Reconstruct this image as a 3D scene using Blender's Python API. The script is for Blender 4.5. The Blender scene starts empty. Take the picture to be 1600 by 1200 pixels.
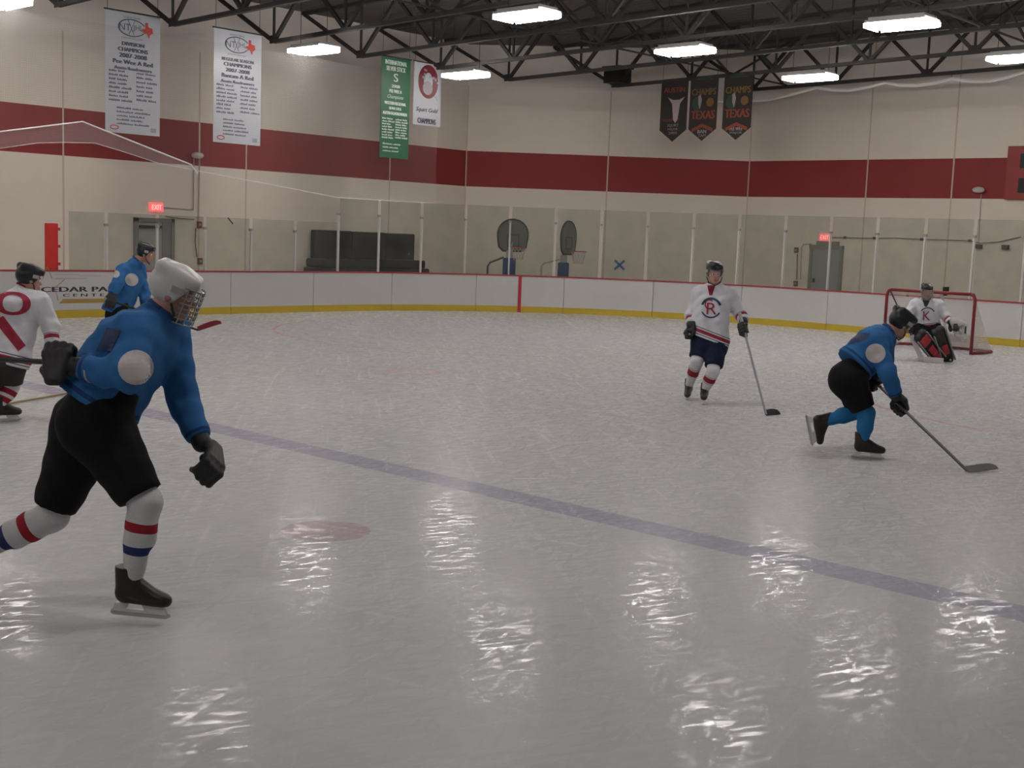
import bpy, bmesh, math, random
import numpy as np
from math import sin, cos, pi, radians
from mathutils import Vector, Matrix

S = bpy.context.scene
C = S.collection
random.seed(7)

# ------------------------------------------------------------------ camera, world, exposure
EYE_H = 2.1
FPX = 1950.9
YAW, PITCH, ROLL = radians(42.578), radians(6.814), radians(2.155)
_fw = np.array([cos(YAW)*cos(PITCH), sin(YAW)*cos(PITCH), -sin(PITCH)])
_r0 = np.array([sin(YAW), -cos(YAW), 0.0]); _u0 = np.cross(_r0, _fw)
_rt = _r0*cos(ROLL) + _u0*sin(ROLL); _up = -_r0*sin(ROLL) + _u0*cos(ROLL)
EYE = np.array([0.0, 0.0, EYE_H])
cd = bpy.data.cameras.new('camera'); cam = bpy.data.objects.new('camera', cd); C.objects.link(cam)
cd.sensor_fit = 'HORIZONTAL'; cd.sensor_width = 36.0; cd.lens = FPX/1600*36.0
cd.clip_start = 0.05; cd.clip_end = 200
cam.matrix_world = Matrix(((_rt[0], _up[0], -_fw[0], 0), (_rt[1], _up[1], -_fw[1], 0),
                           (_rt[2], _up[2], -_fw[2], EYE_H), (0, 0, 0, 1)))
S.camera = cam
w = bpy.data.worlds.new('world'); S.world = w; w.use_nodes = True
w.node_tree.nodes['Background'].inputs[0].default_value = (1.0, 0.93, 0.90, 1)
w.node_tree.nodes['Background'].inputs[1].default_value = 0.10
S.view_settings.view_transform = 'Standard'; S.view_settings.look = 'None'
S.view_settings.gamma = 1.0; S.view_settings.use_curve_mapping = False
S.view_settings.exposure = 0.0
S.cycles.transparent_max_bounces = 24
S.cycles.max_bounces = 6
LAMP_POWER = 9.0
BEAM_POWER = 16.0          # the downward beam of each fixture's reflector

# ------------------------------------------------------------------ picture measurements -> places
def ray(x, y): return _fw + _rt*(x-800)/FPX + _up*(600-y)/FPX
def on_axis(x, y, ax, v):
    d = ray(x, y); return EYE + d*((v-EYE[ax])/d[ax])
def on_x(x, y, v): return on_axis(x, y, 0, v)
def on_y(x, y, v): return on_axis(x, y, 1, v)
def on_z(x, y, v): return on_axis(x, y, 2, v)
def at(x, y, D): return EYE + ray(x, y)*D
def V(*a): return np.array(a, float)
def unit(v): v = np.asarray(v, float); return v/(np.linalg.norm(v)+1e-12)
ORD = ['', 'first', 'second', 'third', 'fourth', 'fifth', 'sixth', 'seventh', 'eighth', 'ninth', 'tenth', 'eleventh', 'twelfth', 'thirteenth', 'fourteenth', 'fifteenth', 'sixteenth', 'seventeenth', 'eighteenth', 'nineteenth', 'twentieth']+['number %d' % i for i in range(21, 60)]

# ------------------------------------------------------------------ materials
MATS = {}
def mat(name, col, rough=0.6, metal=0.0, emit=0.0, noise=0.0, nscale=8.0, alpha=1.0, spec=0.4, bump=0.0):
    if name in MATS: return MATS[name]
    m = bpy.data.materials.new(name); m.use_nodes = True; nt = m.node_tree
    b = nt.nodes['Principled BSDF']
    b.inputs['Base Color'].default_value = (*col, 1); b.inputs['Roughness'].default_value = rough
    b.inputs['Metallic'].default_value = metal; b.inputs['Specular IOR Level'].default_value = spec
    if alpha < 1: b.inputs['Alpha'].default_value = alpha
    if emit: 
        b.inputs['Emission Color'].default_value = (*col, 1); b.inputs['Emission Strength'].default_value = emit
    if noise or bump:
        tc = nt.nodes.new('ShaderNodeTexCoord'); n = nt.nodes.new('ShaderNodeTexNoise')
        n.inputs['Scale'].default_value = nscale; n.inputs['Detail'].default_value = 5
        nt.links.new(tc.outputs['Object'], n.inputs['Vector'])
        if noise:
            mx = nt.nodes.new('ShaderNodeMix'); mx.data_type = 'RGBA'
            mx.inputs[6].default_value = (*[c*(1-noise) for c in col], 1)
            mx.inputs[7].default_value = (*[min(1, c*(1+noise)) for c in col], 1)
            nt.links.new(n.outputs['Fac'], mx.inputs[0]); nt.links.new(mx.outputs[2], b.inputs['Base Color'])
        if bump:
            bp = nt.nodes.new('ShaderNodeBump'); bp.inputs['Strength'].default_value = bump
            bp.inputs['Distance'].default_value = 0.01
            nt.links.new(n.outputs['Fac'], bp.inputs['Height']); nt.links.new(bp.outputs['Normal'], b.inputs['Normal'])
    MATS[name] = m; return m

class NT:
    """small helper for building node chains"""
    def __init__(s, m): s.nt = m.node_tree; s.N = s.nt.nodes; s.L = s.nt.links
    def put(s, sock, v):
        if hasattr(v, 'node'): s.L.new(v, sock)
        else: sock.default_value = v
    def math(s, op, a, b=0.0, c=None, clamp=False):
        n = s.N.new('ShaderNodeMath'); n.operation = op; n.use_clamp = clamp
        s.put(n.inputs[0], a); s.put(n.inputs[1], b)
        if c is not None: s.put(n.inputs[2], c)
        return n.outputs[0]
    def band(s, v, lo, hi):
        return s.math('MULTIPLY', s.math('GREATER_THAN', v, lo), s.math('LESS_THAN', v, hi))
    def mix(s, f, a, b):
        n = s.N.new('ShaderNodeMix'); n.data_type = 'RGBA'; s.put(n.inputs[0], f)
        s.put(n.inputs[6], (*a, 1) if isinstance(a, tuple) else a); s.put(n.inputs[7], (*b, 1) if isinstance(b, tuple) else b)
        return n.outputs[2]
    def noise(s, vec, scale, detail=4, rough=0.5):
        n = s.N.new('ShaderNodeTexNoise'); n.inputs['Scale'].default_value = scale
        n.inputs['Detail'].default_value = detail; n.inputs['Roughness'].default_value = rough
        s.L.new(vec, n.inputs['Vector']); return n.outputs['Fac']
    def pos(s): return s.N.new('ShaderNodeNewGeometry').outputs['Position']
    def xyz(s, v):
        n = s.N.new('ShaderNodeSeparateXYZ'); s.L.new(v, n.inputs[0]); return n.outputs
    def smooth(s, v, a, b, lo=0.0, hi=1.0):
        n = s.N.new('ShaderNodeMapRange'); n.interpolation_type = 'SMOOTHSTEP'
        s.put(n.inputs['Value'], v); n.inputs['From Min'].default_value = a; n.inputs['From Max'].default_value = b
        n.inputs['To Min'].default_value = lo; n.inputs['To Max'].default_value = hi
        return n.outputs[0]
    def mapping(s, v, scale=(1, 1, 1), rot=(0, 0, 0)):
        if any(rot):
            q = s.N.new('ShaderNodeMapping'); s.L.new(v, q.inputs[0]); q.inputs['Rotation'].default_value = rot; v = q.outputs[0]; rot = (0, 0, 0)
        n = s.N.new('ShaderNodeMapping'); s.L.new(v, n.inputs[0])
        n.inputs['Scale'].default_value = scale; n.inputs['Rotation'].default_value = rot; return n.outputs[0]

def cloth(name, base, stripes=(), rough=0.85, noise=0.10):
    """jersey / sock fabric: stripes are (lo, hi, colour) intervals of the garment coordinate 'u'"""
    if name in MATS: return MATS[name]
    m = bpy.data.materials.new(name); m.use_nodes = True; k = NT(m); b = k.N['Principled BSDF']
    a = k.N.new('ShaderNodeAttribute'); a.attribute_name = 'u'; u = a.outputs['Fac']
    n = k.noise(k.pos(), 60, 3)
    col = k.mix(n, tuple(c*(1-noise) for c in base), tuple(min(1, c*(1+noise)) for c in base))
    for lo, hi, cc in stripes: col = k.mix(k.band(u, lo, hi), col, cc)
    k.L.new(col, b.inputs['Base Color']); b.inputs['Roughness'].default_value = rough
    b.inputs['Specular IOR Level'].default_value = 0.15
    MATS[name] = m; return m

# ------------------------------------------------------------------ object helpers
def tag(o, label=None, cat=None, group=None, kind=None):
    if label: o['label'] = label
    if cat: o['category'] = cat
    if group: o['group'] = group
    if kind: o['kind'] = kind
    return o
def thing(name, label, cat, loc=(0, 0, 0), group=None):
    o = bpy.data.objects.new(name, None); C.objects.link(o); o.location = loc; o.empty_display_size = .1
    return tag(o, label, cat, group)
def origin(o):
    v = np.zeros(3)
    while o is not None: v = v + np.array(o.location); o = o.parent
    return v
class MB:
    """collects shapes (world coordinates) for ONE mesh object"""
    def __init__(s): s.v = []; s.f = []; s.mi = []; s.cur = 0
    def add(s, vs, fs):
        o = len(s.v); s.v += [tuple(map(float, p)) for p in vs]
        s.f += [tuple(i+o for i in f) for f in fs]; s.mi += [s.cur]*len(fs); return s
    def box(s, lo, hi):
        (a, b, c), (d, e, f) = lo, hi
        return s.add([(a, b, c), (d, b, c), (d, e, c), (a, e, c), (a, b, f), (d, b, f), (d, e, f), (a, e, f)],
              [(0, 3, 2, 1), (4, 5, 6, 7), (0, 1, 5, 4), (1, 2, 6, 5), (2, 3, 7, 6), (3, 0, 4, 7)])
    def obox(s, c, ax, ay, az):
        """oriented box: centre and three half-extent vectors"""
        c, ax, ay, az = map(np.asarray, (c, ax, ay, az))
        vs = [c+i*ax+j*ay+k*az for k in (-1, 1) for i, j in ((-1, -1), (1, -1), (1, 1), (-1, 1))]
        return s.add(vs, [(0, 3, 2, 1), (4, 5, 6, 7), (0, 1, 5, 4), (1, 2, 6, 5), (2, 3, 7, 6), (3, 0, 4, 7)])
    def bar(s, a, b, wd, ht, up=(0, 0, 1)):
        a, b = np.asarray(a, float), np.asarray(b, float); d = unit(b-a)
        sd = np.cross(d, up)
        if np.linalg.norm(sd) < 1e-3: sd = np.cross(d, (1, 0, 0))
        sd = unit(sd); u = np.cross(sd, d)
        return s.obox((a+b)/2, (b-a)/2, sd*wd/2, u*ht/2)
    def tube(s, pts, r, n=8, cap=True):
        pts = [np.asarray(p, float) for p in pts]; k = len(pts); o = len(s.v)
        rr = r if isinstance(r, (list, tuple)) else [r]*k
        t0 = unit(pts[1]-pts[0]); ref = V(0, 0, 1) if abs(t0[2]) < .9 else V(1, 0, 0)
        sd = unit(np.cross(t0, ref)); vs = []; fs = []
        for i in range(k):
            t = unit(pts[min(i+1, k-1)]-pts[max(i-1, 0)]); sd = unit(sd-t*(sd@t)); u = np.cross(t, sd)
            for j in range(n):
                an = 2*pi*j/n; vs.append(pts[i]+rr[i]*(cos(an)*sd+sin(an)*u))
        for i in range(k-1):
            for j in range(n):
                fs.append((i*n+j, i*n+(j+1) % n, (i+1)*n+(j+1) % n, (i+1)*n+j))
        if cap: fs += [tuple(range(n))[::-1], tuple((k-1)*n+j for j in range(n))]
        return s.add(vs, fs)
    def prism(s, poly, org, ex, ey, en, th):
        """polygon (2D) in frame org/ex/ey, thickness th along en"""
        org, ex, ey, en = map(np.asarray, (org, ex, ey, en)); n = len(poly)
        vs = [org+ex*a+ey*b for a, b in poly]+[org+ex*a+ey*b+en*th for a, b in poly]
        fs = [tuple(range(n))[::-1], tuple(range(n, 2*n))]+[(i, (i+1) % n, n+(i+1) % n, n+i) for i in range(n)]
        return s.add(vs, fs)
    def build(s, name, m, parent=None, smooth=False, at_=None):
        loc = np.array(at_, float) if at_ is not None else np.zeros(3)
        base = origin(parent) if parent is not None else loc
        me = bpy.data.meshes.new(name)
        me.from_pydata([tuple(np.array(p)-base) for p in s.v], [], s.f)
        for mm in (m if isinstance(m, (list, tuple)) else [m]): me.materials.append(mm)
        if any(s.mi): me.polygons.foreach_set('material_index', s.mi)
        bm = bmesh.new(); bm.from_mesh(me); bmesh.ops.recalc_face_normals(bm, faces=bm.faces); bm.to_mesh(me); bm.free()
        if smooth: me.polygons.foreach_set('use_smooth', [True]*len(me.polygons))
        o = bpy.data.objects.new(name, me); C.objects.link(o)
        if parent is not None: o.parent = parent
        else: o.location = tuple(loc)
        return o
def struct(name, mb, m, parent=None, label=None):
    o = mb.build(name, m, parent)
    if parent is None: o['kind'] = 'structure'
    if label: o['label'] = label
    return o
def copy_tree(o, parent=None):
    c = o.copy(); C.objects.link(c)
    if parent is not None: c.parent = parent
    for ch in list(o.children): copy_tree(ch, c)
    return c
def bevel(o, wd=.01, seg=2):
    b = o.modifiers.new('bevel', 'BEVEL'); b.width = wd; b.segments = seg; b.limit_method = 'ANGLE'
    return o

_fontcache = {}
def glyphs(txt, size=1.0, spacing=1.0, shear=0.0, fill=True):
    """flat lettering (2D verts, faces), centred on its own box, height ~size"""
    key = (txt, spacing, shear)
    if key not in _fontcache:
        cu = bpy.data.curves.new('lettering', 'FONT'); cu.body = txt; cu.size = 1.0
        cu.space_character = spacing; cu.shear = shear; cu.resolution_u = 6 if len(txt) < 3 else 2
        o = bpy.data.objects.new('lettering', cu); C.objects.link(o)
        dg = bpy.context.evaluated_depsgraph_get(); dg.update()
        me = bpy.data.meshes.new_from_object(o.evaluated_get(dg))
        vs = np.array([v.co[:2] for v in me.vertices]); fs = [tuple(p.vertices) for p in me.polygons]
        bpy.data.objects.remove(o); bpy.data.curves.remove(cu); bpy.data.meshes.remove(me)
        vs = vs-(vs.max(0)+vs.min(0))/2
        _fontcache[key] = (vs, fs)
    vs, fs = _fontcache[key]; return vs*size, fs
def text_on(mb, txt, c, ex, ey, width=None, height=None, spacing=1.0, shear=0.0, bold=0.0):
    """lay lettering on a plane: c centre, ex right, ey up; fitted to width and/or height"""
    vs, fs = glyphs(txt, 1.0, spacing, shear)
    W, Hh = np.ptp(vs[:, 0]), np.ptp(vs[:, 1])
    sx = width/W if width else height/Hh
    sy = height/Hh if height else sx
    c, ex, ey = map(np.asarray, (c, ex, ey)); en = np.cross(ex, ey)
    for q, off in enumerate(([0] if not bold else [-bold, 0, bold])):
        mb.add([c+ex*(a*sx+off)+ey*b*sy+en*(0.0006*q) for a, b in vs], fs)

# ------------------------------------------------------------------ rounded shapes from distance fields
def smin(a, b, k):
    h = np.clip(.5+.5*(b-a)/k, 0, 1); return b+(a-b)*h-k*h*(1-h)
def rc(p, a, b, r1, r2):
    a, b = np.asarray(a), np.asarray(b); ba = b-a
    h = np.clip((p-a)@ba/max(ba@ba, 1e-9), 0, 1)
    return np.linalg.norm(p-a-h[:, None]*ba, axis=1)-(r1+(r2-r1)*h)
def ell(p, c, r):
    q = p-np.asarray(c); r = np.asarray(r); k0 = np.linalg.norm(q/r, axis=1); k1 = np.linalg.norm(q/r**2, axis=1)
    return k0*(k0-1)/np.maximum(k1, 1e-9)
def union(p, prims, k):
    d = None
    for a, b, r1, r2 in prims:
        e = rc(p, a, b, r1, r2); d = e if d is None else smin(d, e, k)
    return d
def bounds(prims, pad=.04):
    lo = np.min([np.minimum(np.asarray(a)-max(r1, r2), np.asarray(b)-max(r1, r2)) for a, b, r1, r2 in prims], axis=0)-pad
    hi = np.max([np.maximum(np.asarray(a)+max(r1, r2), np.asarray(b)+max(r1, r2)) for a, b, r1, r2 in prims], axis=0)+pad
    return lo, hi
def polygonise(f, lo, hi, h):
    lo = np.asarray(lo, float); B = 6
    nb = np.maximum(np.ceil((np.asarray(hi)-lo)/h/B).astype(int), 1); n = nb*B
    bi = np.stack(np.meshgrid(*[np.arange(k) for k in nb], indexing='ij'), -1).reshape(-1, 3)
    fc = f(lo+(bi*B+(B-1)/2)*h)
    val = np.empty(n, np.float32)
    vv = val.reshape(nb[0], B, nb[1], B, nb[2], B)
    vv[...] = np.where(fc > 0, 1, -1).reshape(nb)[:, None, :, None, :, None]
    act = bi[np.abs(fc) < B*h*.87*1.25+.02]
    off = np.stack(np.meshgrid(*[np.arange(B)]*3, indexing='ij'), -1).reshape(-1, 3)
    for s in range(0, len(act), 400):
        idx = (act[s:s+400, None, :]*B+off[None]).reshape(-1, 3)
        val[idx[:, 0], idx[:, 1], idx[:, 2]] = f(lo+idx*h)
    ins = val < 0
    cnt = np.zeros(n-1, np.int8)
    for i in (0, 1):
        for j in (0, 1):
            for k in (0, 1): cnt += ins[i:n[0]-1+i, j:n[1]-1+j, k:n[2]-1+k]
    cells = np.argwhere((cnt > 0) & (cnt < 8))
    ids = -np.ones(n-1, np.int64); ids[tuple(cells.T)] = np.arange(len(cells))
    acc = np.zeros((len(cells), 3)); num = np.zeros(len(cells))
    cor = [V(i, j, k).astype(int) for i in (0, 1) for j in (0, 1) for k in (0, 1)]
    for a in cor:
        for ax in range(3):
            if a[ax] == 0:
                b = a.copy(); b[ax] = 1
                va = val[tuple((cells+a).T)]; vb = val[tuple((cells+b).T)]
                x = (va < 0) != (vb < 0); t = np.where(x, va/np.where(x, va-vb, 1), 0)
                pt = a[None]+t[:, None]*(b-a)[None]
                acc += pt*x[:, None]; num += x
    verts = lo+(cells+acc/num[:, None])*h
    quads = []
    for ax in range(3):
        sl0 = [slice(None)]*3; sl1 = [slice(None)]*3; sl0[ax] = slice(0, -1); sl1[ax] = slice(1, None)
        e = np.argwhere(ins[tuple(sl0)] != ins[tuple(sl1)])
        u, v = (ax+1) % 3, (ax+2) % 3
        e = e[(e[:, u] > 0) & (e[:, v] > 0) & (e[:, u] < n[u]-1) & (e[:, v] < n[v]-1)]
        du = np.zeros(3, int); du[u] = 1; dv = np.zeros(3, int); dv[v] = 1
        q = np.stack([ids[tuple((e-du-dv).T)], ids[tuple((e-dv).T)], ids[tuple(e.T)], ids[tuple((e-du).T)]], 1)
        fl = ~ins[tuple(e.T)]; q[fl] = q[fl][:, ::-1]
        quads.append(q)
    q = np.concatenate(quads); q = q[(q >= 0).all(1)]
    return verts, q
def raw(name, verts, quads, m, parent, u=None, smooth=True):
    base = origin(parent); me = bpy.data.meshes.new(name)
    vs = (verts-base).astype(np.float32)
    me.vertices.add(len(vs)); me.vertices.foreach_set('co', vs.ravel())
    me.loops.add(len(quads)*4); me.loops.foreach_set('vertex_index', quads.astype(np.int32).ravel())
    me.polygons.add(len(quads)); me.polygons.foreach_set('loop_start', np.arange(0, len(quads)*4, 4, dtype=np.int32))
    me.update(calc_edges=True)
    me.polygons.foreach_set('use_smooth', np.ones(len(quads), bool))
    if u is not None:
        a = me.attributes.new('u', 'FLOAT', 'POINT'); a.data.foreach_set('value', u.astype(np.float32))
    for mm in (m if isinstance(m, (list, tuple)) else [m]): me.materials.append(mm)
    o = bpy.data.objects.new(name, me); C.objects.link(o); o.parent = parent
    return o
def blob(name, f, lo, hi, h, m, parent, ufun=None):
    v, q = polygonise(f, lo, hi, h)
    return raw(name, v, q, m, parent, ufun(v) if ufun else None)
# ------------------------------------------------------------------ the hall: ice, floor, walls, roof
YS, XE, RC = 24.806, 28.6, 8.5            # far side boards, end boards, corner radius
XG, GY = 25.263, 11.385                   # goal line, middle of the goal
YW, XW = 28.958, 35.082                   # far wall, end wall
CA, CB = V(28.93, YW, 0), V(XW, 22.2, 0)  # the splayed wall between them
HB = 1.012
CREAM, RED, WHITE = (.60, .52, .44), (.20, .034, .034), (.8, .8, .8)

def ice_material():
    m = bpy.data.materials.new('ice'); m.use_nodes = True; k = NT(m); b = k.N['Principled BSDF']
    P = k.pos(); X, Y, Z = k.xyz(P)
    # skate scratches: fine noise stretched in several directions
    scr = None
    for ang, sc in ((20, 3.0), (75, 2.2), (130, 2.6), (165, 4.0)):
        n = k.noise(k.mapping(P, (sc*.22, sc*5, 1), (0, 0, radians(ang))), 1.0, 5, .62)
        n = k.smooth(n, .56, .80)
        scr = n if scr is None else k.math('MAXIMUM', scr, n)
    wear = k.noise(P, .35, 5, .55)
    fine = k.noise(P, 9, 4, .6)
    col = k.mix(wear, (.45, .45, .452), (.50, .50, .50))
    def paint(col, mask, c, f): return k.mix(k.math('MULTIPLY', mask, f), col, c)
    def dist(cx, cy):
        a = k.math('SUBTRACT', X, cx); c = k.math('SUBTRACT', Y, cy)
        return k.math('SQRT', k.math('ADD', k.math('MULTIPLY', a, a), k.math('MULTIPLY', c, c)))
    worn = k.smooth(fine, .25, .75, .72, 1.0)
    col = paint(col, k.math('MULTIPLY', k.band(X, 7.333-.17, 7.333+.17), worn), (.27, .26, .34), .80)   # blue line
    col = paint(col, k.band(X, XG-.025, XG+.025), (.55, .14, .16), .5)                                # goal line
    for cx, cy, f in ((5.43, 6.70, .50), (19.1, 18.1, .28), (19.1, 4.7, .3)):
        d = dist(cx, cy)
        col = paint(col, k.math('MULTIPLY', k.math('LESS_THAN', d, .31), worn), (.36, .19, .21), f)
        if cx > 10: col = paint(col, k.band(d, 4.55, 4.62), (.50, .20, .23), .62)
    d = dist(12.75, 13.75)                                                                              # faded painted ring
    col = paint(col, k.math('MULTIPLY', k.band(d, .58, .80), k.smooth(wear, .4, .6, .3, 1)), (.38, .36, .46), .55)
    col = paint(col, k.band(d, .30, .42), (.6, .28, .28), .45)
    for cx, cy, r in ((11.0, 12.2, .55), (12.1, 11.0, .5), (13.4, 10.2, .5)):
        dd = dist(cx, cy); col = paint(col, k.math('MULTIPLY', k.math('LESS_THAN', dd, r), k.smooth(k.noise(k.mapping(P, (1, 3, 1), (0, 0, .7)), 1.6, 3), .5, .62)), (.42, .42, .5), .34)
    dg = dist(XG, GY)
    col = paint(col, k.math('MULTIPLY', k.math('LESS_THAN', dg, 1.83), k.math('LESS_THAN', X, XG)), (.55, .60, .70), .22)
    smudge = k.smooth(k.noise(k.mapping(P, (1, .35, 1), (0, 0, .5)), 1.1, 6, .65), .52, .78)
    col = k.mix(k.math('MULTIPLY', smudge, .14), col, (.34, .335, .335))
    col = k.mix(k.math('MULTIPLY', scr, .12), col, (.66, .66, .66))
    k.L.new(col, b.inputs['Base Color'])
    # far ice is cut to snow; patches and scratches break the gloss
    gloss = k.math('MAXIMUM', k.smooth(k.noise(k.mapping(P, (1, 3.4, 1), (0, 0, .35)), 5.0, 5, .68), .50, .60), k.smooth(k.noise(k.mapping(P, (1, 5, 1), (0, 0, -.5)), 4.0, 5, .68), .54, .64))
    r = k.math('SUBTRACT', .27, k.math('MULTIPLY', gloss, .17))
    r = k.math('ADD', r, k.math('MULTIPLY', scr, .12))
    k.L.new(r, b.inputs['Roughness']); b.inputs['IOR'].default_value = 1.31
    k.L.new(k.math('ADD', .015, k.math('MULTIPLY', gloss, .125)), b.inputs['Specular IOR Level'])
    bp = k.N.new('ShaderNodeBump'); bp.inputs['Strength'].default_value = .16; bp.inputs['Distance'].default_value = .004
    hgt = k.math('ADD', k.math('MULTIPLY', scr, .8), k.math('MULTIPLY', k.noise(k.mapping(P, (1, 2.2, 1), (0, 0, .4)), 14, 3, .5), .9))
    k.L.new(hgt, bp.inputs['Height']); k.L.new(bp.outputs['Normal'], b.inputs['Normal'])
    return m

def wall_material():
    m = bpy.data.materials.new('painted_concrete'); m.use_nodes = True; k = NT(m); b = k.N['Principled BSDF']
    P = k.pos(); X, Y, Z = k.xyz(P)
    n = k.noise(P, 1.3, 6, .6)
    cr = k.mix(n, (.75, .665, .575), (.82, .735, .64))
    rd = k.mix(n, (.25, .036, .036), (.30, .046, .043))
    col = k.mix(k.band(Z, 3.601, 4.735), cr, rd)
    col = k.mix(k.math('GREATER_THAN', Z, 6.55), col, k.mix(n, (.74, .67, .61), (.80, .73, .68)))
    k.L.new(col, b.inputs['Base Color']); b.inputs['Roughness'].default_value = .62
    b.inputs['Specular IOR Level'].default_value = .25
    bp = k.N.new('ShaderNodeBump'); bp.inputs['Strength'].default_value = .12; bp.inputs['Distance'].default_value = .02
    k.L.new(k.noise(P, 14, 5), bp.inputs['Height']); k.L.new(bp.outputs['Normal'], b.inputs['Normal'])
    return m
def roof_material():
    m = bpy.data.materials.new('ribbed_roof_deck'); m.use_nodes = True; k = NT(m); b = k.N['Principled BSDF']
    P = k.pos(); X, Y, Z = k.xyz(P)
    rib = k.smooth(k.math('SINE', k.math('MULTIPLY', X, 2*pi/.3)), -.4, .4)
    col = k.mix(k.noise(P, .8, 4), (.07, .064, .062), (.10, .09, .088))
    k.L.new(col, b.inputs['Base Color']); b.inputs['Roughness'].default_value = .7
    bp = k.N.new('ShaderNodeBump'); bp.inputs['Strength'].default_value = .8; bp.inputs['Distance'].default_value = .04
    k.L.new(rib, bp.inputs['Height']); k.L.new(bp.outputs['Normal'], b.inputs['Normal'])
    return m
M_ICE, M_WALL, M_ROOF = ice_material(), wall_material(), roof_material()
M_FLOOR = mat('concrete_floor', (.30, .28, .26), .8, noise=.12, nscale=2)
M_STEEL = mat('dark_truss_steel', (.034, .032, .030), .8, noise=.2, nscale=3)
M_SEAM = mat('caulk', (.60, .49, .40), .8)
M_WHITE = mat('white_plastic', (.56, .545, .535), .42, noise=.04, nscale=3)
M_YEL = mat('yellow_kick_plate', (.52, .37, .035), .45, noise=.08, nscale=5)
M_CAP = mat('red_cap_rail', (.36, .045, .05), .45)
M_GREY = mat('grey_metal', (.33, .32, .31), .5, noise=.06)
M_BLACK = mat('black_plastic', (.012, .011, .011), .5)

# rink outline along the far side, round the corner and down the end boards
SIDE_X0 = 8.6
L1 = (XE-RC)-SIDE_X0; L2 = RC*pi/2
def outline(s, off=0.0):
    """point and outward normal at distance s along the boards"""
    if s < L1: p, n = V(SIDE_X0+s, YS, 0), V(0, 1, 0)
    elif s < L1+L2:
        a = pi/2-(s-L1)/RC; n = V(cos(a), sin(a), 0); p = V(XE-RC, YS-RC, 0)+n*RC
    else: p, n = V(XE, YS-RC-(s-L1-L2), 0), V(1, 0, 0)
    return p+n*off
def s_of_x(x): return x-SIDE_X0
def s_of_y(y): return L1+L2+(YS-RC-y)

ice = MB(); pts = [V(-24, -6, 0), V(XE, -6, 0)]
for s in np.linspace(L1+L2, L1, 40): pts.append(outline(s))
pts.append(V(-24, YS, 0))
ice.prism([(p[0], p[1]) for p in pts], (0, 0, -.04), (1, 0, 0), (0, 1, 0), (0, 0, 1), .04)
struct('ice', ice, M_ICE, label='white skating ice with faded painted lines and skate marks')
bpy.data.objects['ice']['category'] = 'ice'
fl = MB(); fl.box((-26, -8, -.24), (XW+1, YW+1, -.045)); struct('floor', fl, M_FLOOR)

mb = MB(); mb.box((-26, YW, -.045), (CA[0]+.1, YW+.25, 8.6)); struct('wall_far', mb, M_WALL)
mb = MB(); mb.box((XW, -8, -.045), (XW+.25, CB[1]+.1, 9.2)); struct('wall_end', mb, M_WALL)
cdir = unit(CB-CA); cn = V(-cdir[1], cdir[0], 0); cn = -cn if cn@V(-1, -1, 0) < 0 else cn     # towards the rink
mb = MB(); mid = (CA+CB)/2-cn*.125
mb.obox(mid+V(0, 0, 4.35), cdir*np.linalg.norm(CB-CA)/2, cn*.125, V(0, 0, 4.4)); struct('wall_corner', mb, M_WALL)
SL = .0225
def roof_z(y): return 8.08+SL*(YW-y)
mb = MB(); y0, y1 = YW+.3, -8
mb.add([(-26, y0, roof_z(y0)), (XW+.3, y0, roof_z(y0)), (XW+.3, y1, roof_z(y1)), (-26, y1, roof_z(y1)),
        (-26, y0, roof_z(y0)+.15), (XW+.3, y0, roof_z(y0)+.15), (XW+.3, y1, roof_z(y1)+.15), (-26, y1, roof_z(y1)+.15)],
       [(0, 1, 2, 3), (4, 7, 6, 5), (0, 4, 5, 1), (1, 5, 6, 2), (2, 6, 7, 3), (3, 7, 4, 0)])
struct('ceiling', mb, M_ROOF)
# joints between the wall panels
def on_corner(x, y, off=0.0):
    d = ray(x, y); t = ((CA+cn*off-EYE)@cn)/(d@cn); return EYE+d*t
k = 0
for X in (15.11, 18.94, 20.43, 25.66):
    k += 1; mb = MB(); mb.box((X-.022, YW-.004, 0), (X+.022, YW+.01, 6.55)); struct('trim_%d' % k, mb, M_SEAM)
for Y in (18.07, 15.41):
    k += 1; mb = MB(); mb.box((XW-.004, Y-.022, 0), (XW+.01, Y+.022, 8.2)); struct('trim_%d' % k, mb, M_SEAM)
for q in (CA+cn*.004, on_corner(948, 300), CB+cn*.004):
    k += 1; mb = MB(); q = V(q[0], q[1], 3.4); mb.obox(q, cdir*.022, cn*.006, V(0, 0, 3.4)); struct('trim_%d' % k, mb, M_SEAM)

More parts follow.
